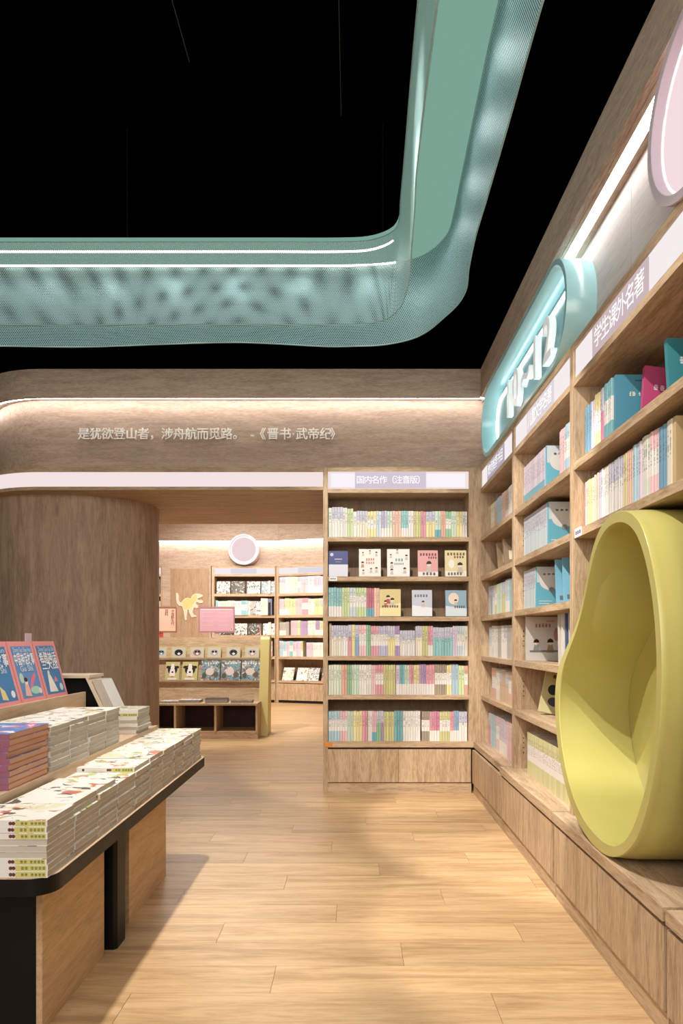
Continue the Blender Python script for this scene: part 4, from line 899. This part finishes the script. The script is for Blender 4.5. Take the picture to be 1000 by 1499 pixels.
for i, (x, w_, h_, m, l) in enumerate(((-2.42, .2, .012, ARTD, 'thin flat magazine'), (-2.22, .24, .02, ARTG, 'grey flat magazine'), (-1.98, .26, .035, ARTG, 'two tone flat photo book'), (-1.66, .27, .05, plain('charcoal_cover', (60, 58, 60), .5), 'thick charcoal grey flat book'), (-1.35, .26, .025, ARTD, 'orange tinted flat photo book'))):
    t_ = empty('flat_book', (x, 8.37, .43), l+' lying on display stand top, %s from left' % ordn(i+1), 'book', 'flat books on the far display stand')
    b = B(); box(b, -w_/2, w_/2, -.1, .1, h_-.002, h_); box(b, -w_/2, w_/2, -.1, .1, .0003, .002); box(b, -w_/2, w_/2, .098, .1, .002, h_-.002); obj('cover', b, m, t_, local=True)
    b = B(); box(b, -w_/2+.002, w_/2-.002, -.098, .098, .002, h_-.002); obj('pages', b, plain('paper_grey', (150, 146, 140), .8), t_, local=True)
    t_.rotation_euler = (0, 0, R.uniform(-.1, .1))
# signs on posts above the display
def post_sign(xa, xb, ya, yb_, Y, fr, fc, label, post, name):
    s = 1000/Y; X0, X1 = (xa-516)/s, (xb-516)/s; z1, z0 = 1.2+(936-ya)/s, 1.2+(936-yb_)/s
    t = empty(name, ((X0+X1)/2, Y, 1.225), label, 'sign')
    b = B(); 
    for a_ in ((X0, X1, z0, z0+.02), (X0, X1, z1-.02, z1), (X0, X0+.015, z0+.02, z1-.02), (X1-.015, X1, z0+.02, z1-.02)): box(b, a_[0], a_[1], Y-.01, Y+.01, a_[2], a_[3])
    obj('frame', b, plain('frame_%d' % fr[0], fr, .5), t)
    b = B(); box(b, X0+.015, X1-.015, Y-.006, Y+.006, z0+.02, z1-.02); pn = obj('sign_face', b, plain('face_%d%d' % fc[:2], fc, .5), t)
    b = B(); box(b, (X0+X1)/2-.03, (X0+X1)/2+.03, Y-.004, Y+.004, 1.2255, z0); obj('post', b, plain('post_%d' % post[0], post, .5), t)
    return t, X0, X1, z0, z1
t, X0, X1, z0, z1 = post_sign(212, 259, 888, 926, 8.82, (170, 118, 96), (250, 214, 190), 'salmon framed sign with brown vertical characters beside the rounded wall', (216, 90, 80), 'shelf_sign')
for s_, x_, n_, sz in (('中国新生代', 253, 5, .045), ('百科', 244, 2, .05)):
    for k, ch in enumerate(s_):
        lettering('character', ch, sz, decal_mat((150, 70, 60)), t, Vector(((x_-516)/113.4, 8.82-.0075, 1.2+(936-895-k*4.6)/113.4))-t.location)
t, X0, X1, z0, z1 = post_sign(291, 343.5, 888, 926, 8.82, (190, 140, 150), (232, 182, 196), 'pink framed sign with pale text lines above display stand', (210, 190, 180), 'shelf_sign')
b = B()
box(b, X0+.03, X1-.03, 8.8125, 8.8138, z1-.045, z1-.03)
for k in range(4): box(b, X0+.04, X0+.19, 8.8125, 8.8138, z1-.08-.055*k, z1-.076-.055*k); box(b, X0+.25, X1-.08, 8.8125, 8.8138, z1-.08-.055*k, z1-.076-.055*k)
box(b, X1-.055, X1-.025, 8.8125, 8.8138, z0+.03, z0+.06)
obj('print', b, plain('print_pale_pink', (250, 226, 226), .5), t)
for k, ch in enumerate(('Hi', 'OK')): pass
b = B(); box(b, X1-.048, X1-.032, 8.8115, 8.8124, z0+.037, z0+.053); obj('print', b, plain('print_maroon', (130, 60, 80), .5), t)

# ================================================================ BOOK TABLE
ZT = .568
tb = empty('book_table', (-1.4, 2.75, 0), 'low oak display table with black edge at left, carrying stacked books', 'table')
xr, xl, yn, yf = -.795, -2.2, 1.80, 3.73
def rounded(x0, x1, y0, y1, r):
    pts = []
    for cx, cy, a0 in ((x1-r, y0+r, -PI/2), (x1-r, y1-r, 0), (x0+r, y1-r, PI/2), (x0+r, y0+r, PI)):
        for k in range(9): a = a0+PI/2*k/8; pts.append((cx+r*math.cos(a), cy+r*math.sin(a)))
    return pts
b = B(); prism(b, rounded(xl, xr, yn, yf, .07), 'z', ZT-.047, ZT-.0012); obj('black_edge', b, BLACK, tb, bevel=.001)
b = B(); prism(b, rounded(xl+.002, xr-.002, yn+.002, yf-.002, .068), 'z', ZT-.0012, ZT-.0002); obj('tabletop', b, TABW, tb)
for y0, y1 in ((2.08, 2.60), (2.89, 3.46)):
    b = B(); box(b, -.963, -.945, y0, y1, 0, ZT-.047); obj('side_board', b, wood('pedestal_oak', (206, 174, 136), (180, 147, 112), 'y', 2.0), tb)
    b = B(); box(b, -2.05, -2.03, y0, y1, 0, ZT-.047); obj('side_board', b, MATS['pedestal_oak'], tb)
    b = B(); box(b, -2.03, -.963, y0+.0, y0+.018, ZT-.075, ZT-.047); obj('top_rail', b, MATS['pedestal_oak'], tb)
    b = B(); box(b, -2.03, -.963, y0+.02, y0+.035, 0, ZT-.075); obj('end_board', b, BLACK, tb)
    b = B(); box(b, -2.03, -.963, y1-.018, y1, 0, ZT-.047); obj('end_board', b, plain('dark_red_brown', (58, 30, 20), .5), tb)
b = B(); box(b, -.962, -.946, 2.893, 2.8935, 0, .1); b.free()
for y0 in (2.64,):
    b = B(); prism(b, [(-1.0, y0+.0), (-.925, y0), (-.912, y0+.012), (-.912, y0+.10), (-1.0, y0+.10)], 'z', 0, ZT-.047); obj('leg', b, BLACK, tb)
b = B(); box(b, -2.0, -1.9, 2.64, 2.74, 0, ZT-.047); obj('leg', b, BLACK, tb)
# riser tier
XR, ZR = -1.03, .745
rt = empty('table_riser', (-1.5, 2.75, ZT), 'oak riser box on the table carrying the second row of books', 'riser')
b = B(); box(b, XR-.018, XR, 1.95, 3.62, ZT, ZR-.0); obj('front_board', b, TABW, rt, bevel=.001)
b = B(); box(b, -1.95, XR-.018, 1.95, 3.62, ZR-.018, ZR-.001); obj('top_board', b, TABW, rt)
b = B(); box(b, -1.95, XR-.018, 1.95, 1.968, ZT, ZR-.018); obj('end_board', b, TABW, rt)
b = B(); box(b, -1.95, XR-.018, 3.602, 3.62, ZT, ZR-.018); obj('end_board', b, TABW, rt)
b = B(); box(b, -1.95, -1.932, 1.968, 3.602, ZT, ZR-.018); obj('back_board', b, TABW, rt)

# lying books: mesh shared; long axis x (spine on -y side faces viewer), width along y
_lb = {}
YSP = plain('yellow_spine_block', (206, 200, 118), .4)
def lying_meshes(L_, W_, T_, kind):
    k = (L_, W_, T_, kind)
    if k in _lb: return _lb[k]
    art = {'w': ARTW, 'p': ARTP, 'y': art_material('yellow_green_cover', (226, 224, 200), [(190, 192, 110), (240, 238, 230), (150, 160, 110)], 14, .42)}[kind]
    spn = {'w': plain('white_spine', (228, 226, 222), .4), 'p': plain('red_board', (196, 70, 62), .4), 'y': plain('white_spine', (228, 226, 222), .4)}[kind]
    bm = B(); box(bm, -L_/2, L_/2, 0, W_, T_-.0009, T_, 0); box(bm, -L_/2, L_/2, 0, W_, .0001, .001, 1); box(bm, -L_/2, L_/2, 0, .0012, .001, T_-.0009, 2)
    cov = finish(bm, 'cover'); [cov.materials.append(m) for m in (art, spn, plain('red_spine_shaded', (142, 92, 112), .4) if kind == 'p' else spn)]  # red stack: mauve spine colour carries the shade on its front
    bm = B(); box(bm, -L_/2+.002, L_/2-.002, .0012, W_-.002, .001, T_-.0009)
    pg = finish(bm, 'pages'); pg.materials.append({'p': plain('paper_orange_lit', (204, 160, 128), .8)}.get(kind, PAPER))  # red stack: orange tint paints warm light onto the pages
    bm = B(); dx = L_/2; zq = T_/2
    vs = [bm.verts.new(v_) for v_ in ((dx-.085, -.0004, .0015), (dx-.004, -.0004, .0015), (dx-.004, -.0004, T_-.0015), (dx-.085, -.0004, T_-.0015))]; bm.faces.new(vs).material_index = 0
    for q_ in range(6):
        u = dx-.07+q_*.01+(.006 if q_ > 1 else 0)
        for zz_ in (-.0025, .0, .0025):
            vs = [bm.verts.new(v_) for v_ in ((u, -.0006, zq+zz_-.0007), (u+.007, -.0006, zq+zz_-.0007), (u+.007, -.0006, zq+zz_+.0007), (u, -.0006, zq+zz_+.0007))]; bm.faces.new(vs).material_index = 1
    for u in (dx-.098, dx-.09, dx-.19):
        vs = [bm.verts.new((u+.005*math.cos(a_*PI/5), -.0005, zq+.005*math.sin(a_*PI/5))) for a_ in range(10)]; bm.faces.new(vs).material_index = 2
    pr = finish(bm, 'spine_print'); [pr.materials.append(m) for m in (YSP, decal_mat((60, 54, 40)), decal_mat((110, 60, 60)))]
    _lb[k] = (cov, pg, pr); return _lb[k]
def stack(x_right, y0, z0, n, L_, W_, T_, kind, label, group, flip=(), jit=.003, prn=()):
    for i in range(n):
        cov, pg, pr = lying_meshes(L_, W_, T_, kind)
        fl_ = i in flip
        pos = 'topmost' if i == n-1 else 'bottom one' if i == 0 else ordn(i+1)+' from bottom'
        jx, jy = R.uniform(-jit, jit), R.uniform(-.0012, .0012); rz = R.uniform(-.012, .012)
        o = empty('stacked_book', (x_right-L_/2-jit+jx, y0+W_/2+jy, z0+i*T_+.0002), '%s, %s' % (pos, label), 'book', group)
        o.rotation_euler = (0, 0, rz+(PI if fl_ else 0))
        for nm, me in (('cover', cov), ('pages', pg))+((('spine_print', pr),) if (kind != 'p' and i in prn and not fl_) else ()):
            c_ = inst(nm, me, o, (0, -W_/2, 0))
            if nm == 'spine_print': c_['kind'] = 'stuff'
gA = 'white picture books stacked along the table edge'
bnd = [1.811, 1.995, 2.188, 2.360, 2.552, 2.745, 2.925, 3.110, 3.290, 3.465, 3.660]
nA = [9, 9, 9, 8, 9, 9, 9, 9, 9, 9]
for i in range(10):
    W_ = bnd[i+1]-bnd[i]-.003; L_ = .245 if i not in (1, 2) else .2
    T_ = round(.152/9 + (.0004 if i > 4 else 0), 4)
    stack(xr-.012, bnd[i], ZT, nA[i], L_, round(W_, 3), T_, 'w' if i != 9 else 'y', 'white book stack on table edge, %s from viewer' % ordn(i+1), gA, flip=(3, 4, 5) if i == 0 else (0, 2, 4) if i % 3 == 1 else (1, 2, 3, 5), jit=.002 if i == 0 else .005, prn=range(9))
gB = 'white picture books stacked on the riser'
bB = [2.335, 2.50, 2.675, 2.86, 3.035]
for i in range(4):
    stack(XR+.001, bB[i]+.001, ZR, 9, .25, round(bB[i+1]-bB[i]-.004, 3), .0172, 'w', 'white book stack on riser, %s behind red stack' % ordn(i+1), gB, flip=(0, 1, 2, 4, 5, 6), jit=.005, prn=(7, 8))
stack(XR+.001, 3.29, ZR, 7, .15, .2, .0165, 'y', 'separate short book stack at the riser end by the column', gB, flip=(1, 3), jit=.006, prn=(5,))
stack(XR+.001, 2.05, ZR, 9, .27, .27, .019, 'p', 'red edged book stack with blue pink cover on the riser', 'red edged books stacked on the riser', jit=.004)

# slanted rack with blue-and-pink books facing the aisle
rk = empty('book_rack', (-1.5, 3.0, ZR), 'sloping oak book rack on the riser holding blue and pink books', 'book rack')
y0, y1 = 2.0, 3.40
zs = .915
lean = math.atan(.076/.279)
b = B(); prism(b, [(-1.62, ZR), (-1.345, ZR), (-1.345, zs+.0), (-1.415, zs+.0), (-1.60, zs+.0)], 'y', y0, y1); obj('body', b, TABW, rk)
b = B(); box(b, -1.345, -1.333, y0, y1+.014, zs-.09, zs+.024); obj('front_lip', b, TABW, rk, bevel=.001)
b = B(); prism(b, [(-1.42, zs), (-1.432, zs), (-1.51, 1.19), (-1.498, 1.19)], 'y', y0, y1); obj('back_rest', b, TABW, rk)
yb0 = [2.20, 2.435, 2.67, 2.905, 3.14]
DATA = [('Gu Shi', '成语故事', 'Cheng Yu', 0), ('Cheng Yu', '成语故事', 'Gu Shi', 0), ('Yu Yan', '寓言故事', 'Gu Shi', 1), ('Zhong Guo Shen Hua', '中国神话故事', 'Gu Shi', 2), ('Zhong Guo Gu Shi', '希腊神话', '三大战', 3)]
for i, (py, ti, p2, k) in enumerate(DATA):
    art = [('r', -.41, .41, .1, .92, (72, 128, 178))]
    if k == 2: art = [('r', -.41, .41, .1, .92, (100, 140, 190)), ('d', -.28, .42, .08, .1, (180, 210, 190)), ('p', [(.0, .22), (.3, .44), (.28, .5), (.1, .42), (-.1, .2)], (214, 120, 150)), ('p', [(-.3, .14), (-.05, .12), (-.1, .34), (-.2, .38)], (226, 180, 170)), ('d', .15, .21, .2, .08, (160, 210, 190)), ('d', -.15, .36, .06, .06, (240, 220, 205)), ('d', .33, .19, .06, .06, (230, 210, 210)), ('d', -.15, .39, .065, .045, (60, 50, 60))]
    elif k == 3: art += [('p', [(-.28, .14), (.1, .13), (-.08, .42), (-.18, .48)], (236, 234, 226)), ('d', -.14, .46, .05, .05, (236, 214, 200)), ('p', [(0, .3), (.2, .3), (.12, .4)], (214, 140, 160)), ('d', .28, .2, .08, .08, (210, 224, 236))]
    else: art += [('p', [(-.12, .14), (.08, .12), (.02, .26), (-.12, .34)], (222, 206, 150)), ('d', -.28, .24, .06, .1, (60, 70, 90)), ('d', .28, .2, .07, .07, (226, 232, 240)), ('r', -.34, -.28, .12, .4, (60, 80, 110))]
    LBL = ['blue and pink story book on the rack, hidden behind picture edge, first', 'blue and pink story book on the rack at left picture edge, mostly cut off', 'blue story book titled 寓言故事, second visible on the sloping rack', 'blue and pink story book titled 中国神话故事 on the sloping rack', 'rightmost blue and pink story book on the sloping rack']
    W2 = .228; H2 = .285
    r = face_book((-1.402, yb0[i]+.1175, zs+.001), W2, H2, .016, (226, 148, 150), LBL[i], lean=lean, rotz=PI/2, art=art,
        title=[(py, 0, .86, .03, (190, 214, 236), .72), (ti, 0, .70, .06, (246, 246, 248), .78)]+([(p2, 0, .56, .038, (196, 216, 238), .5)] if k < 3 else [(p2, 0, .58, .05, (246, 246, 248), .74)]))
    r.rotation_mode = 'XYZ'
    # turn to face +x, then lean away from the aisle
    r.rotation_euler = (Matrix.Rotation(PI/2, 3, 'Z') @ Matrix.Rotation(-lean, 3, 'X')).to_euler()
b = B(); box(b, -1.40, -1.395, 2.98, 3.04, 0, 0.001); b.free()
b = B(); box(b, -1.487, -1.484, 3.10, 3.16, 1.17, 1.228); tg = ident(obj('shelf_tag', b, plain('lilac_tag', (214, 190, 206), .5)), 'small lilac tag standing above the blue books on the rack', 'label')
tg.location.x += .0
# second rack end: open black box with slanted side and leaning cream books
r2 = empty('book_holder', (-1.5, 3.75, ZR), 'open black backed book holder with cream slanting side, right of blue books', 'book holder')
CR = plain('cream_board', (226, 208, 184), .5)
b = B(); prism(b, [(-1.75, ZR), (-1.21, ZR), (-1.335, 1.005), (-1.75, 1.005)], 'y', 3.62, 3.64); obj('back_board', b, BLACK, r2)
b = B(); box(b, -1.75, -1.325, 3.44, 3.64, 1.005, 1.02); obj('top_board', b, CR, r2)
b = B(); prism(b, [(-1.22, ZR), (-1.206, ZR), (-1.331, 1.005), (-1.345, 1.005)], 'y', 3.44, 3.62); obj('side_board', b, CR, r2)
for k in range(4):
    t_ = empty('leaning_book', (-1.2045+.0122*k, 3.46+.0, ZR), ['innermost', 'second', 'third', 'outermost'][k]+' of four thin white books leaning on the cream holder side', 'book', 'thin white books on the holder side')
    b = B(); prism(b, [(0, 0), (.0115, 0), (-.1045, .25), (-.116, .25)], 'y', 0, .15); obj('cover', b, plain('white_spine', (228, 226, 222), .4), t_, local=True)
    b = B(); prism(b, [(.0015, .0), (.010, 0), (-.1055, .251), (-.1145, .251)], 'y', -.001, .15); obj('pages', b, PAPER, t_, local=True)
